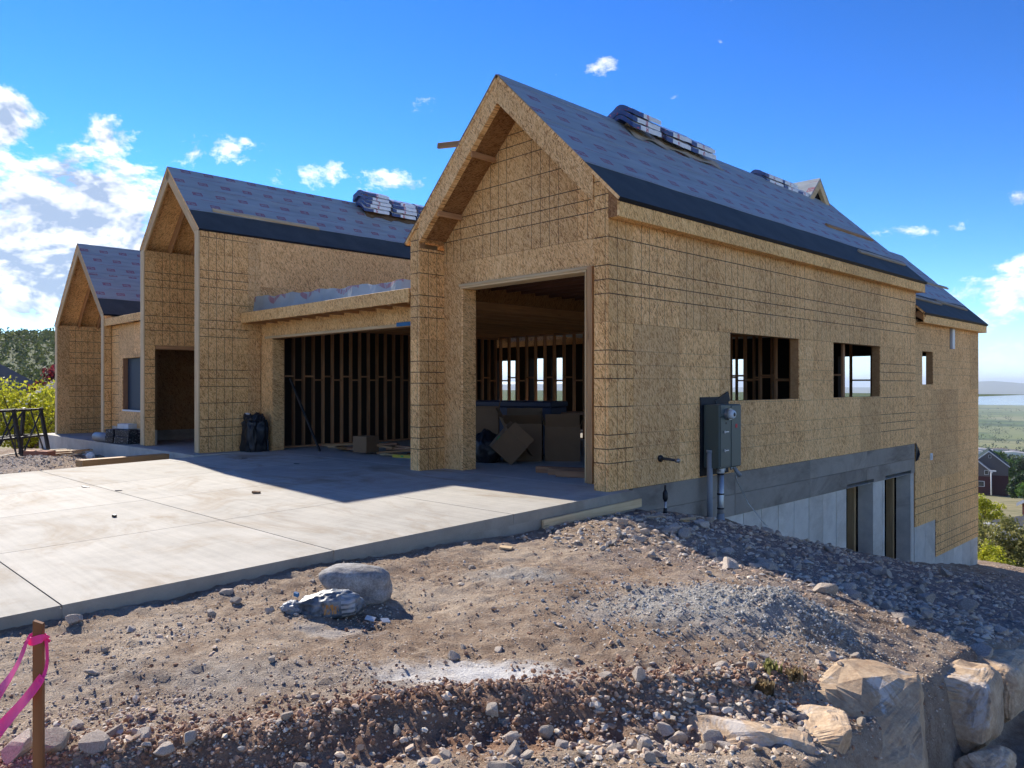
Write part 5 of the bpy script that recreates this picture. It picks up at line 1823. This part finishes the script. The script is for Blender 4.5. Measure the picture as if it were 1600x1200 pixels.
def bundles(xr, zr, stacks, where, half=0.20, flip=1):
    for si, (yc, nlev, L) in enumerate(stacks):
        for k in range(nlev):
            phi = R(40 - 4 * k)
            me = bundle_mesh(phi, L, half)
            o = bpy.data.objects.new('shingle_bundle', me)
            jx, jy = random.uniform(-.03, .03), random.uniform(-.04, .04)
            reg(o, Matrix.Translation((xr + jx, yc + jy, zr + 0.02 + 0.088 * k)) @ Matrix.Rotation(R(90) + random.uniform(-.04, .04) + (0 if flip > 0 else math.pi), 4, 'Z'))
            nm = ['nearest', 'second', 'third'][si]
            tag(o, '%s shingle bundle, %s in the %s stack %s' % (random.choice(['white and navy', 'navy printed', 'white wrapped']), ORD[k] if k < nlev - 1 else 'topmost', nm, where), 'shingle bundle', 'shingle bundles on the roof ridges')


bundles(XM + 0.28, Z2 - 0.12, [(12.55, 5, 0.85), (13.50, 4, 0.85), (14.40, 4, 0.85)], 'on the middle ridge', 0.30)
bundles(XC + 0.10, ZR - 0.02, [(11.15, 3, 0.85), (12.15, 2, 0.85), (13.05, 2, 0.85)], 'on the right ridge', 0.30)
bundles(XC - 0.15, ZR - 0.04, [(16.55, 3, 0.8), (17.35, 3, 0.8), (18.1, 2, 0.7)], 'by the small cross gable', 0.26)
# torn paper skirts hanging below the bundles
for nm, xr, zr, m_, ya, yb, up_, ln in (('wrapper_sheet', XC, ZR, MM, 10.75, 13.75, 0.22, 0.42), ('wrapper_sheet', XM, Z2, m2, 12.2, 14.8, 0.28, 0.52)):
    V, Fq = [], []
    n_ = 16
    for i in range(n_ + 1):
        y = ya + (yb - ya) * i / n_
        e = 0.04 * math.sin(i * 1.7) + 0.03 * math.sin(i * 3.1)
        for k in range(5):
            d = up_ + (ln + e - up_) * k / 4
            V.append((xr + d, y, zr - m_ * d + 0.045 + 0.02 * math.sin(i * 1.3 + k)))
    nb = len(V)
    V += [(x - 0.004, y, z - 0.004) for x, y, z in V]
    for i in range(n_):
        for k in range(4):
            a_ = i * 5 + k
            Fq.append((a_, a_ + 1, a_ + 6, a_ + 5))
            Fq.append((nb + a_, nb + a_ + 5, nb + a_ + 6, nb + a_ + 1))
    me = bpy.data.meshes.new(nm)
    me.from_pydata(V, [], Fq)
    tag(new_obj(nm, me, M_cardin if xr == XM else M_grey_wood), 'brown torn wrapper sheet under the shingle bundles on the %s ridge' % ('middle' if xr == XM else 'right'), 'wrapper')

# boards laid on the roof slopes
rz_ = lambda x, xc, zr, m_: zr - m_ * abs(x - xc)
for (xa, ya, xb, yb, xc, zr, m_, mat_, lb) in (
        (-7.12, 16.66, -7.15, 19.31, XC, ZR, MM, M_stud, 'orange board on the right roof below the cross gable'),
        (-6.44, 16.7, -6.47, 19.5, XC, ZR, MM, M_grey_wood, 'grey board near the rear eave of the right roof'),
        (-6.46, 20.15, -6.42, 22.08, XC, ZB, MM, M_grey_wood, 'near board on the starter strip of the low rear roof'),
        (-6.52, 22.0, -6.44, 24.4, XC, ZB, MM, M_grey_wood, 'far board on the starter strip of the low rear roof'),
        (-7.22, 20.3, -7.24, 25.5, XC, ZB, MM, M_grey_wood, 'long board sticking out past the rear roof edge'),
        (-17.59, 7.45, -17.54, 10.2, XM, Z2, m2, M_pale, 'pale board lying along the middle roof')):
    p = Vector((xa, ya, rz_(xa, xc, zr, m_) + 0.035))
    q = Vector((xb, yb, rz_(xb, xc, zr, m_) + 0.035))
    tag(board('roof_board', mat_, None, p, q, 0.10, 0.04, (-1, 0, 0.97)), lb, 'board', 'boards on the roof')

# ---- inside the right bay
gf = lambda x: 0.0121 * (x + 6.25)


def carton(name, label, loc, size, rz, mat, open_top=True, lean=0.0, flaps=(0.5, 0.9, 2.2, 1.2)):
    w_, d_, h_ = size
    t = thing(name, label, 'box', loc, None, 0)
    Mx = Matrix.Translation(loc) @ Matrix.Rotation(rz, 4, 'Z') @ Matrix.Rotation(lean, 4, 'Y')
    th = 0.006

    def pc(nm, c, s_, m_=None, rot=None):
        M2 = Mx @ Matrix.Translation(c)
        if rot is not None:
            M2 = M2 @ rot
        new_obj(nm, box_mesh(*s_).copy(), m_ or mat, M2, t)
    pc('side', (0, -d_ / 2, h_ / 2), (w_, th, h_))
    pc('side', (0, d_ / 2, h_ / 2), (w_, th, h_))
    pc('side', (-w_ / 2, 0, h_ / 2), (th, d_ - 2 * th, h_))
    pc('side', (w_ / 2, 0, h_ / 2), (th, d_ - 2 * th, h_))
    pc('bottom', (0, 0, th), (w_ - 2 * th, d_ - 2 * th, th))
    if open_top:
        fl_ = d_ * 0.45
        for k, (ax_, sx_, sy_) in enumerate(((0, 0, -1), (0, 0, 1), (1, -1, 0), (1, 1, 0))):
            ang = flaps[k]
            L_ = fl_ if ax_ == 0 else w_ * 0.45
            base_ = Vector((sx_ * w_ / 2, sy_ * d_ / 2, h_))
            if ax_ == 0:
                rot = Matrix.Rotation(ang * (-sy_), 4, 'X')
                c = base_ + rot @ Vector((0, 0, L_ / 2))
                s_ = (w_ - .02, th, L_)
            else:
                rot = Matrix.Rotation(ang * sx_, 4, 'Y')
                c = base_ + rot @ Vector((0, 0, L_ / 2))
                s_ = (th, d_ - .02, L_)
            pc('flap', c, s_, None, rot)
    else:
        pc('lid', (0, 0, h_), (w_, d_, th))
    return t


b1 = carton('cardboard_box', 'large open cardboard box with white label in the right garage', (-10.35, 10.45, gf(-10.35)), (0.72, 0.62, 0.72), 0.72, M_card, flaps=(0.9, 0.15, 0.5, 2.0))
put_box('shipping_label', M_white, b1, (-10.26, 10.12, 0.56), (0.07, 0.006, 0.16), (0, 0, 0.72))
carton('cardboard_box', 'open cardboard box right of the labelled one', (-9.78, 10.95, gf(-9.8)), (0.66, 0.6, 0.66), 0.70, M_card, flaps=(0.5, 0.8, 0.4, 0.4))
bt = carton('cardboard_box', 'tipped cardboard box with green mark spilling at the left jamb', (-10.15, 9.62, gf(-10.1) + 0.16), (0.5, 0.42, 0.44), 0.95, M_card, True, 0.75, (0.2, 0.4, 1.2, 1.8))
put_box('green_mark', M_green, bt, (-10.02, 9.50, 0.42), (0.09, 0.006, 0.10), (0, 0.6, 0.6))
carton('cardboard_box', 'tall flattened carton leaning behind the left jamb', (-10.95, 10.05, gf(-11)), (0.46, 0.10, 1.0), 0.6, M_card, True, 0.0, (0.1, 0.2, 0.3, 0.2))
# dark rubbish bags and tool chest
def bag_mesh(seed, dims, wr=0.12, pinch=0.5, box=0.0):
    V, F_ = ICO[5]
    V = V.copy()
    if box:
        V = np.sign(V) * np.abs(V) ** (1 - box)
        V = V / np.abs(V).max(axis=0)
    sd = seed * 3.7
    for i, v in enumerate(V):
        p = Vector(v)
        n_ = mnoise.fractal(p * 1.6 + Vector((sd, 0, 0)), 0.9, 2.0, 4) * wr
        rdg = abs(mnoise.noise(Vector((p.x * 4.5 + sd, p.y * 4.5, p.z * 2.0)))) * wr * 0.9
        V[i] = v * (1 + n_ - rdg)
    z = V[:, 2]
    V[:, 2] = np.maximum(z, -0.72)
    up_ = np.clip((z - 0.45) / 0.6, 0, 1)
    V[:, :2] *= (1 - pinch * up_)[:, None]
    V = V * np.array(dims)
    me = np_mesh('bag', V, F_)
    smooth(me)
    return me


def bag(name, label, loc, dims, seed, mat, rz=0, wr=0.12, pinch=0.5, cat='bag'):
    o = new_obj(name, bag_mesh(seed, dims, wr, pinch), mat, Matrix.Translation((loc[0], loc[1], loc[2] + 0.72 * dims[2])) @ Matrix.Rotation(rz, 4, 'Z'))
    return tag(o, label, cat)


bag('rubbish_bag', 'slumped dark rubbish bag behind the tipped box', (-10.62, 9.72, gf(-10.6)), (0.34, 0.30, 0.36), 2, M_black)
tb = thing('trash_bag', 'tall black trash bag standing against the middle gable wall', 'bag', (-16.62, 8.02, -0.14))
me = bag_mesh(5, (0.27, 0.25, 0.52), 0.20, -0.05, 0.45)
new_obj('sack', me, M_black, Matrix.Translation((-16.62, 8.02, -0.14 + 0.36)), tb)
V, F_ = ICO[3]
rim = np.array([(v[0] * 0.24 * (1 + 0.2 * mnoise.noise(Vector((v[0] * 4, v[1] * 4, 7)))), v[1] * 0.22, v[2] * 0.06 + 0.16 * mnoise.noise(Vector((v[0] * 3, v[1] * 3, 0)))) for v in V])
new_obj('rolled_rim', np_mesh('rolled_rim', rim, F_), M_black, Matrix.Translation((-16.62, 8.02, 0.60)), tb)
put_box('paper_scrap', M_white, tb, (-16.72, 7.90, 0.735), (0.12, 0.08, 0.02), (0.1, 0.2, 0.4))
tc = thing('tool_chest', 'long dark navy job box behind the cartons', 'tool chest', (-11.6, 11.4, gf(-11.6)))
put_box('body', M_navy, tc, (-11.6, 11.5, 0.45), (2.0, 0.8, 0.98), (0, 0, 0.3), 0.02)
put_box('lid', M_navy, tc, (-11.6, 11.5, 1.0), (2.04, 0.84, 0.12), (0, 0, 0.3), 0.02)
wb = thing('work_table', 'dark plank work table behind the cartons', 'table', (-10.2, 12.4, gf(-10)))
put_box('table_top', M_red, wb, (-10.2, 12.6, 0.80), (2.0, 0.8, 0.05), (0, 0, 0.5))
for (a_, b_) in ((-0.8, -0.3), (0.8, -0.3), (-0.8, 0.3), (0.8, 0.3)):
    v = Matrix.Rotation(0.5, 4, 'Z') @ Vector((a_, b_, 0))
    board('leg', M_red, wb, (-10.2 + v.x, 12.6 + v.y, -0.05), (-10.2 + v.x, 12.6 + v.y, 0.77), 0.07, 0.07, (1, 0, 0))
for k, (xa, ya, xb, yb, z_, lb) in enumerate(((-8.62, 9.02, -6.75, 9.66, 0.055, 'long brown beam on the floor inside the right door, rear one'), (-8.25, 8.92, -6.72, 9.40, 0.055, 'brown beam on the floor inside the right door, middle one'),
                                              (-7.98, 8.80, -6.70, 9.20, 0.055, 'short brown beam on the floor inside the right door, front one'))):
    tag(board('floor_beam', M_red, None, (xa, ya, gf(xa) + z_), (xb, yb, gf(xb) + z_), 0.10, 0.13), lb, 'beam', 'beams on the garage floor')
wbo = thing('water_bottle', 'small clear water bottle standing behind the floor beams', 'bottle', (-7.85, 9.55, 0))
tube_obj('body', M_clear, wbo, [(-7.75, 9.36, 0.10), (-7.75, 9.36, 0.26), (-7.75, 9.36, 0.31), (-7.75, 9.36, 0.33)], [0.034, 0.034, 0.016, 0.013], 12)
tube_obj('cap', M_blue, wbo, [(-7.75, 9.36, 0.33), (-7.75, 9.36, 0.35)], 0.015, 10)
wbo.location = (-7.75, 9.36, 0.1)
WM[wbo.name] = Matrix.Translation((-7.75, 9.36, 0.1))
for ch in wbo.children:
    ch.matrix_parent_inverse = WM[wbo.name].inverted()

# ---- scrap in the wide bay
rs_ = random.Random(4)
for k in range(17):
    u = rs_.random()
    x = -15.9 + 3.6 * u + rs_.uniform(-.2, .2)
    y = 9.15 + rs_.uniform(0, 0.75) + 0.1 * u
    a_ = rs_.uniform(-0.5, 0.9)
    L_ = rs_.uniform(0.5, 1.3)
    z_ = gf(x) + 0.03 + 0.05 * (k % 4)
    p = Vector((x - math.cos(a_) * L_ / 2, y - math.sin(a_) * L_ / 2, z_))
    q = Vector((x + math.cos(a_) * L_ / 2, y + math.sin(a_) * L_ / 2, z_ + rs_.uniform(-0.02, 0.10)))
    tag(board('scrap_board', rs_.choice([M_stud, M_pale, M_red, M_osb_p]), None, p, q, 0.04, rs_.choice([0.09, 0.14, 0.2]), (0, 0, 1)), 'offcut board in the scrap pile on the wide garage floor', 'board', 'offcuts in the wide garage')
carton('cardboard_box', 'small closed cardboard box on the scrap pile', (-13.95, 9.25, gf(-14) + 0.05), (0.42, 0.36, 0.34), 0.15, M_card, False)
tag(board('leaning_pole', M_black, None, (-16.35, 8.75, 1.55), (-15.35, 8.95, -0.1), 0.045, 0.045), 'black pole leaning inside the wide door', 'pole')
tag(board('pry_bar', M_black, None, (-16.40, 8.22, 0.15), (-16.30, 8.18, -0.11), 0.03, 0.03), 'short black bar propped by the wide door jamb', 'bar')
lv = thing('yellow_level', 'yellow spirit level on the garage floor scrap', 'level', (-12.55, 9.2, gf(-12.5)))
put_box('body', M_yel, lv, (-12.55, 9.2, gf(-12.5) + 0.03), (0.5, 0.03, 0.06), (0, 0, 0.3))
put_box('vial', M_green, lv, (-12.55, 9.182, gf(-12.5) + 0.035), (0.07, 0.006, 0.03), (0, 0, 0.3))

# ---- porch: boxes and rolls
def print_mat():
    mt, t, b = material('black_carton_print', 0.5, 0.4)
    co, off, r = objco(t)
    n = t.noise(t.vm('MULTIPLY', off, (22, 22, 40)), 1.0, 2)
    k = t.m('GREATER_THAN', n, 0.64)
    t.put(b.inputs['Base Color'], t.mix(k, (0.012, 0.012, 0.016), (0.36, 0.33, 0.32)))
    return mt


M_bprint = print_mat()
pzf = lambda x: pz(x, 0)
K = 0
for (x, y, lv_, lb) in ((-21.75, 6.92, 0, 'lower right black printed carton of the stack on the porch'), (-21.72, 6.93, 1, 'upper right black printed carton of the stack on the porch'),
                        (-22.35, 6.80, 0, 'lower left black and white carton of the stack on the porch'), (-22.33, 6.81, 1, 'upper left black and white carton of the stack on the porch')):
    nb = thing('nail_carton', lb, 'box', (x, y, pzf(x) + 0.2 * lv_), 'cartons on the porch')
    sz_ = (0.62, 0.40, 0.185) if x > -22 else (0.36, 0.40, 0.185)
    zz = pzf(x) + 0.1 + 0.19 * lv_
    put_box('carton', M_bprint, nb, (x, y, zz), sz_, (0, 0, 0.25), 0.006)
    v = Matrix.Rotation(0.25, 4, 'Z') @ Vector((0, -0.203, 0))
    put_box('white_label', M_white, nb, (x + v.x - .05, y + v.y, zz), (0.13 if x > -22 else .2, 0.004, 0.09), (0, 0, 0.25))
wbx = thing('white_carton', 'white carton lying on top of the black cartons', 'box', (-22.0, 6.98, pzf(-22) + 0.39))
put_box('carton', M_offwhite, wbx, (-22.0, 6.98, pzf(-22) + 0.46), (0.5, 0.26, 0.13), (0, 0, 0.25), 0.006)
put_box('tape', M_white, wbx, (-22.0, 6.98, pzf(-22) + 0.527), (0.5, 0.05, 0.003), (0, 0, 0.25))
rl = thing('membrane_roll', 'grey roll of membrane lying left of the black cartons', 'roll', (-23.0, 6.74, pzf(-23)))
tube_obj('roll', M_pvc, rl, [(-23.55, 6.66, pzf(-23) + 0.13), (-22.6, 6.78, pzf(-23) + 0.13)], 0.13, 18, None, True)
tube_obj('core', M_black, rl, [(-22.605, 6.779, pzf(-23) + 0.13), (-22.585, 6.782, pzf(-23) + 0.13)], 0.05, 14)

# ---- left yard: steel frames, scrap, planks
sf = thing('steel_trestle', 'dark steel trestle frames standing at the left edge', 'steel frame', (-24.2, 4.6, -0.6))
A = Vector((-25.15, 5.50, 0))
D_ = (Vector((-22.6, 2.9, 0)) - A).normalized()
Nn = Vector((-D_.y, D_.x, 0))
zb, zt = -0.60, 0.74
for sgn in (-1, 1):
    bo = Nn * 0.42 * sgn
    to = Nn * 0.24 * sgn
    P0 = lambda s_, f: A + D_ * s_ + (bo * (1 - f) + to * f) + Vector((0, 0, zb + (zt - zb) * f))
    for s_ in (0.0, 1.15, 2.3, 3.3):
        board('post', M_steel, sf, P0(s_ + 0.0, 0), P0(s_ + 0.12, 1), 0.11, 0.06, tuple(D_))
    for f in (0.02, 0.42, 0.97):
        board('rail', M_steel, sf, P0(0, f), P0(3.4, f), 0.055, 0.04)
    for s_, e in ((0.1, 1), (1.25, 1), (2.4, 0)):
        board('brace', M_steel, sf, P0(s_, 0.95 if e else 0.05), P0(s_ + 1.05, 0.05 if e else 0.95), 0.04, 0.03)
        board('brace', M_steel, sf, P0(s_ + 0.1, 0.02), P0(s_ + 0.45, 0.95), 0.035, 0.03)
for s_ in (0.06, 1.2, 2.35):
    for f, k in ((0.97, 0.24), (0.42, 0.345)):
        c = A + D_ * s_ + Vector((0, 0, zb + (zt - zb) * f))
        board('cross_bar', M_steel, sf, c - Nn * k, c + Nn * k, 0.05, 0.04)
rs_ = random.Random(8)
for k in range(9):
    x = -23.6 + rs_.uniform(-1.0, 1.0)
    y = 5.85 + rs_.uniform(-0.35, 0.3)
    a_ = rs_.uniform(0.2, 1.2)
    L_ = rs_.uniform(0.7, 1.5)
    z_ = gz(x, y) + 0.05 + 0.04 * (k % 4)
    d = Vector((math.cos(a_), math.sin(a_), 0)) * L_ / 2
    tag(board('scrap_board', rs_.choice([M_pale, M_pale, M_stud, M_grey_wood]), None, Vector((x, y, z_)) - d, Vector((x, y, z_ + rs_.uniform(0, .1))) + d, 0.035, 0.12, (0, 0, 1)), 'offcut board in the scrap heap before the porch', 'board', 'offcuts before the porch')
tag(board('timber_block', M_brick, None, (-23.35, 4.95, -0.42), (-22.75, 5.35, -0.42), 0.16, 0.3), 'reddish brown timber block on the spoil heap by the steel frames', 'timber')
tag(board('plank', M_stud, None, (-17.25, 4.55, -0.20), (-17.75, 6.45, -0.22), 0.14, 0.24), 'thick brown timber lying along the left driveway edge', 'timber')
bag('plastic_bag', 'crumpled white plastic bag on the dirt before the porch', (-21.9, 6.05, gz(-21.9, 6.05)), (0.13, 0.10, 0.10), 9, M_white, 0.3, 0.2, 0.3)
bag('plastic_bag', 'flat white litter scrap right of the crumpled bag', (-21.0, 6.1, gz(-21.0, 6.1)), (0.28, 0.07, 0.04), 10, M_white, 0.2, 0.2, 0.3, 'litter')

# ---- foreground: cement bag, stake with ribbon
def cement_mat():
    mt, t, b = material('cement_sack', 0.45, 0.4)
    co, off, r = objco(t)
    x, y, z = t.sep(co)
    n = t.noise(co, 9, 4, 0.6, 0.5)
    base = t.ramp(n, [(0.40, (0.05, 0.068, 0.085)), (0.66, (0.24, 0.265, 0.28))])
    pr = t.m('MULTIPLY', t.m('COMPARE', x, 0.03, 0.055), t.m('COMPARE', z, 0.0, 0.035))
    letters = t.m('GREATER_THAN', t.noise(t.vm('MULTIPLY', co, (90, 30, 30)), 1.0, 1), 0.5)
    col = t.mix(t.m('MULTIPLY', pr, letters), base, (0.42, 0.20, 0.055))
    wh = t.m('MULTIPLY', t.m('COMPARE', x, 0.15, 0.045), t.m('GREATER_THAN', t.m('SINE', t.m('MULTIPLY', z, 190)), -0.2))
    col = t.mix(t.m('MULTIPLY', wh, 0.5), col, (0.50, 0.50, 0.48))
    t.put(b.inputs['Base Color'], col)
    bump(t, b, t.noise(co, 30, 4), 0.5, 0.01)
    return mt


cb = thing('cement_bag', 'crumpled grey cement bag lying against the grey boulder', 'bag', (-4.88, 2.92, gz(-4.88, 2.92)))
new_obj('sack', bag_mesh(21, (0.25, 0.13, 0.115), 0.16, 0.0), cement_mat(), Matrix.Translation((-4.88, 2.93, gz(-4.88, 2.93) + 0.075)) @ Matrix.Rotation(0.80, 4, 'Z') @ Matrix.Rotation(-0.08, 4, 'Y'), cb)
me = bag_mesh(22, (0.085, 0.07, 0.05), 0.25, 0.0)
new_obj('torn_end', me, M_pvc, Matrix.Translation((-5.06, 2.73, gz(-5.06, 2.73) + 0.035)) @ Matrix.Rotation(0.8, 4, 'Z'), cb)
put_box('blue_tab', M_blue, cb, (-5.10, 2.78, gz(-5.1, 2.78) + 0.10), (0.035, 0.02, 0.03), (0.3, 0.2, 0.4))
for k, (x, y) in enumerate(((-4.62, 3.10), (-4.52, 3.16))):
    tag(put_box('paper_scrap', M_offwhite, None, (x, y, gz(x, y) + 0.02), (0.07, 0.04, 0.008), (0.5, 0.2, 0.6 + k)), 'white paper scrap by the cement bag, %s one' % ('left' if k == 0 else 'right'), 'paper', 'paper scraps by the cement bag')

SX, SY = -3.73, 0.83
sk = thing('survey_stake', 'brown wooden survey stake tied with pink ribbon at lower left', 'stake', (SX, SY, -0.3))
rt = Vector((0.70, 0.714, 0))
bm = bmesh.new()
bmesh.ops.create_cube(bm, size=1.0)
for v in bm.verts:
    v.co = Vector((v.co.x * 0.040, v.co.y * 0.024, v.co.z * 1.0))
    if v.co.z > 0 and v.co.x > 0:
        v.co.z -= 0.016
bmesh.ops.bevel(bm, geom=list(bm.edges), offset=0.002, segments=1, affect='EDGES')
me = bpy.data.meshes.new('post')
bm.to_mesh(me)
bm.free()
# grain runs along the post: build it lying along x, then stand it up
me.transform(Matrix.Rotation(R(90), 4, 'Y'))
MxS = Matrix.Translation((SX, SY, -0.085)) @ Matrix.Rotation(math.atan2(rt.y, rt.x) + 0.15, 4, 'Z') @ Matrix.Rotation(R(-90), 4, 'Y') @ Matrix.Rotation(0, 4, 'X')
new_obj('post', me, M_stake, MxS, sk)


def ribbon(name, pts, wid, parent, tw=0.0, th=0.0007):
    V, Fq = [], []
    n_ = len(pts)
    P = [Vector(p) for p in pts]
    for i, p in enumerate(P):
        d = (P[min(i + 1, n_ - 1)] - P[max(i - 1, 0)]).normalized()
        side = d.cross(Vector((-0.714, 0.70, 0))).normalized()
        nrm = d.cross(side)
        a_ = tw * math.sin(i / (n_ - 1) * 3.0 + 0.4)
        s2 = side * math.cos(a_) + nrm * math.sin(a_)
        n2 = d.cross(s2).normalized() * th
        wv = wid[i] if isinstance(wid, (list, tuple)) else wid
        V += [p - s2 * wv + n2, p + s2 * wv + n2, p + s2 * wv - n2, p - s2 * wv - n2]
    for i in range(n_ - 1):
        a_, b_ = 4 * i, 4 * i + 4
        for k in range(4):
            Fq.append((a_ + k, a_ + (k + 1) % 4, b_ + (k + 1) % 4, b_ + k))
    Fq += [(0, 3, 2, 1), (4 * n_ - 4, 4 * n_ - 3, 4 * n_ - 2, 4 * n_ - 1)]
    me = bpy.data.meshes.new(name)
    me.from_pydata([tuple(v) for v in V], [], Fq)
    return new_obj(name, me, M_pink, None, parent)


S0 = Vector((SX, SY, 0))
vw = Vector((0.714, -0.70, 0))          # towards the viewer
wrap = [S0 + rt * (0.034 * math.cos(q)) + vw * (0.026 * math.sin(q)) + Vector((0, 0, 0.335 + 0.006 * math.sin(2 * q))) for q in np.linspace(0, 2 * math.pi, 25)]
ribbon('ribbon_wrap', wrap, 0.018, sk)
def curve(p0, p1, p2, p3, n_=18):
    out = []
    for i in range(n_ + 1):
        t_ = i / n_
        out.append(p0 * (1 - t_) ** 3 + p1 * 3 * t_ * (1 - t_) ** 2 + p2 * 3 * t_ * t_ * (1 - t_) + p3 * t_ ** 3)
    return out


def W_(r_, z_, f=0.03):
    return S0 + rt * r_ + vw * f + Vector((0, 0, z_))


ribbon('ribbon_tail', curve(W_(-0.03, 0.34), W_(-0.07, 0.22), W_(-0.10, 0.16), W_(-0.30, -0.06)), [0.006 + 0.024 * math.sin(min(1, i / 9) * 1.57) for i in range(19)], sk, 0.9)
ribbon('ribbon_tail', curve(W_(0.032, 0.33, 0.0), W_(0.040, 0.24, 0.0), W_(0.045, 0.20, 0.01), W_(0.030, 0.165, 0.04)) , 0.008, sk, 0.2)
ribbon('ribbon_tail', curve(W_(0.034, 0.185), W_(-0.02, 0.10), W_(-0.10, 0.02), W_(-0.34, -0.26)), [0.010 + 0.024 * math.sin(min(1, (i + 2) / 9) * 1.57) for i in range(19)], sk, 0.8)

# small bits on the driveway and dirt
for (x, y, sz_, mt_, lb) in ((-9.75, 2.95, (0.05, 0.035, 0.03), M_black, 'small black block on the sunlit driveway'), (-10.16, 4.92, (0.11, 0.06, 0.03), M_card, 'crumpled paper wad on the driveway near the shadow edge'),
                             (-13.1, 3.55, (0.14, 0.04, 0.012), M_navy, 'dark strip of litter far left on the driveway'), (-12.2, 3.75, (0.10, 0.03, 0.012), M_navy, 'thin dark scrap on the driveway joint'),
                             (-15.2, 7.1, (0.12, 0.05, 0.012), M_black, 'dark scrap on the shaded driveway before the wide door'), (-13.2, 7.2, (0.10, 0.04, 0.01), M_black, 'small dark scrap before the wide door'),
                             (-5.55, 5.35, (0.13, 0.09, 0.014), M_pale, 'pale wood chip on the dirt by the driveway edge')):
    zz = dz(x, y) if x < -6.1 else gz(x, y)
    tag(put_box('litter', mt_, None, (x, y, zz + sz_[2] / 2 + 0.002), sz_, (0.05, 0.08, random.uniform(0, 1.5)), 0.004), lb, 'litter')
for k, (x, y) in enumerate(((-5.45, 8.35), (-5.35, 8.20), (-5.72, 9.05), (-5.25, 7.35))):
    tag(board('wood_chip', M_pale if k < 2 else M_grey_wood, None, (x, y, gz(x, y) + 0.03), (x + 0.16, y + 0.10 * (1 if k % 2 else -1), gz(x, y) + 0.05), 0.02, 0.09), ['pale split wood chunk on the dark gravel, left one', 'pale split wood chunk on the dark gravel, right one', 'weathered wood chip under the faucet', 'weathered wood chip near the form board'][k], 'wood chip')

# weeds among the stones above the retaining boulders
def weed(label, x, y, n_, h_, mat, seed):
    rng = np.random.default_rng(seed)
    z0 = gz(x, y)
    V, F_ = [], []
    for k in range(n_):
        a_ = rng.uniform(0, 6.28)
        r_ = rng.uniform(0, 0.6) * h_
        hh = h_ * rng.uniform(0.4, 1.0)
        b_ = np.array([x + rng.normal(0, 0.02), y + rng.normal(0, 0.02), z0])
        tip = b_ + np.array([math.cos(a_) * r_, math.sin(a_) * r_, hh])
        mid = (b_ + tip) / 2 + np.array([0, 0, 0.1 * h_])
        s_ = np.array([-math.sin(a_), math.cos(a_), 0]) * 0.006
        i0 = len(V)
        V += [tuple(b_ - s_), tuple(b_ + s_), tuple(mid + s_ * 1.6), tuple(mid - s_ * 1.6), tuple(tip + s_ * .5), tuple(tip - s_ * .5)]
        F_ += [(i0, i0 + 1, i0 + 2, i0 + 3), (i0 + 3, i0 + 2, i0 + 4, i0 + 5)]
    me = bpy.data.meshes.new('weed')
    me.from_pydata(V, [], F_)
    return tag(new_obj('weed', me, mat), label, 'plant', 'weeds among the stones')


weed('small green weed among the stones at lower right', -2.15, 4.25, 45, 0.08, M_lf_olv, 1)
weed('dry brown weed left of the huge boulder', -2.08, 4.05, 80, 0.09, M_lf_dry, 2)
weed('second dry brown weed behind the small blocky boulder', -2.02, 4.28, 70, 0.08, M_lf_dry, 3)
weed('dark green weed at the foot of the boulder wall', -1.42, 5.25, 90, 0.16, M_lf_grn, 4)
for o in list(bpy.data.objects):
    if o.get('category') == 'plant' and 'foot of' in o.get('label', ''):
        o.location.z += -1.14 - gz(-1.42, 5.25) if gz(-1.42, 5.25) < -1.2 else 0

# ------------------------------------------------------------------ haze
hm = bpy.data.materials.new('haze')
hm.use_nodes = True
t = NT(hm.node_tree)
pv = t.node('ShaderNodeVolumePrincipled')
pv.inputs['Color'].default_value = (0.80, 0.90, 1.0, 1)
pv.inputs['Density'].default_value = 0.00007
pv.inputs['Anisotropy'].default_value = 0.0
t.node('ShaderNodeOutputMaterial', {'Volume': pv.outputs[0]})
me = box_mesh(90000, 90000, 320).copy()
me.materials.append(hm)
hb = new_obj('haze', me, hm, Matrix.Translation((0, 0, 16)))
kind(hb, 'stuff', 'thin blue air haze over the valley')
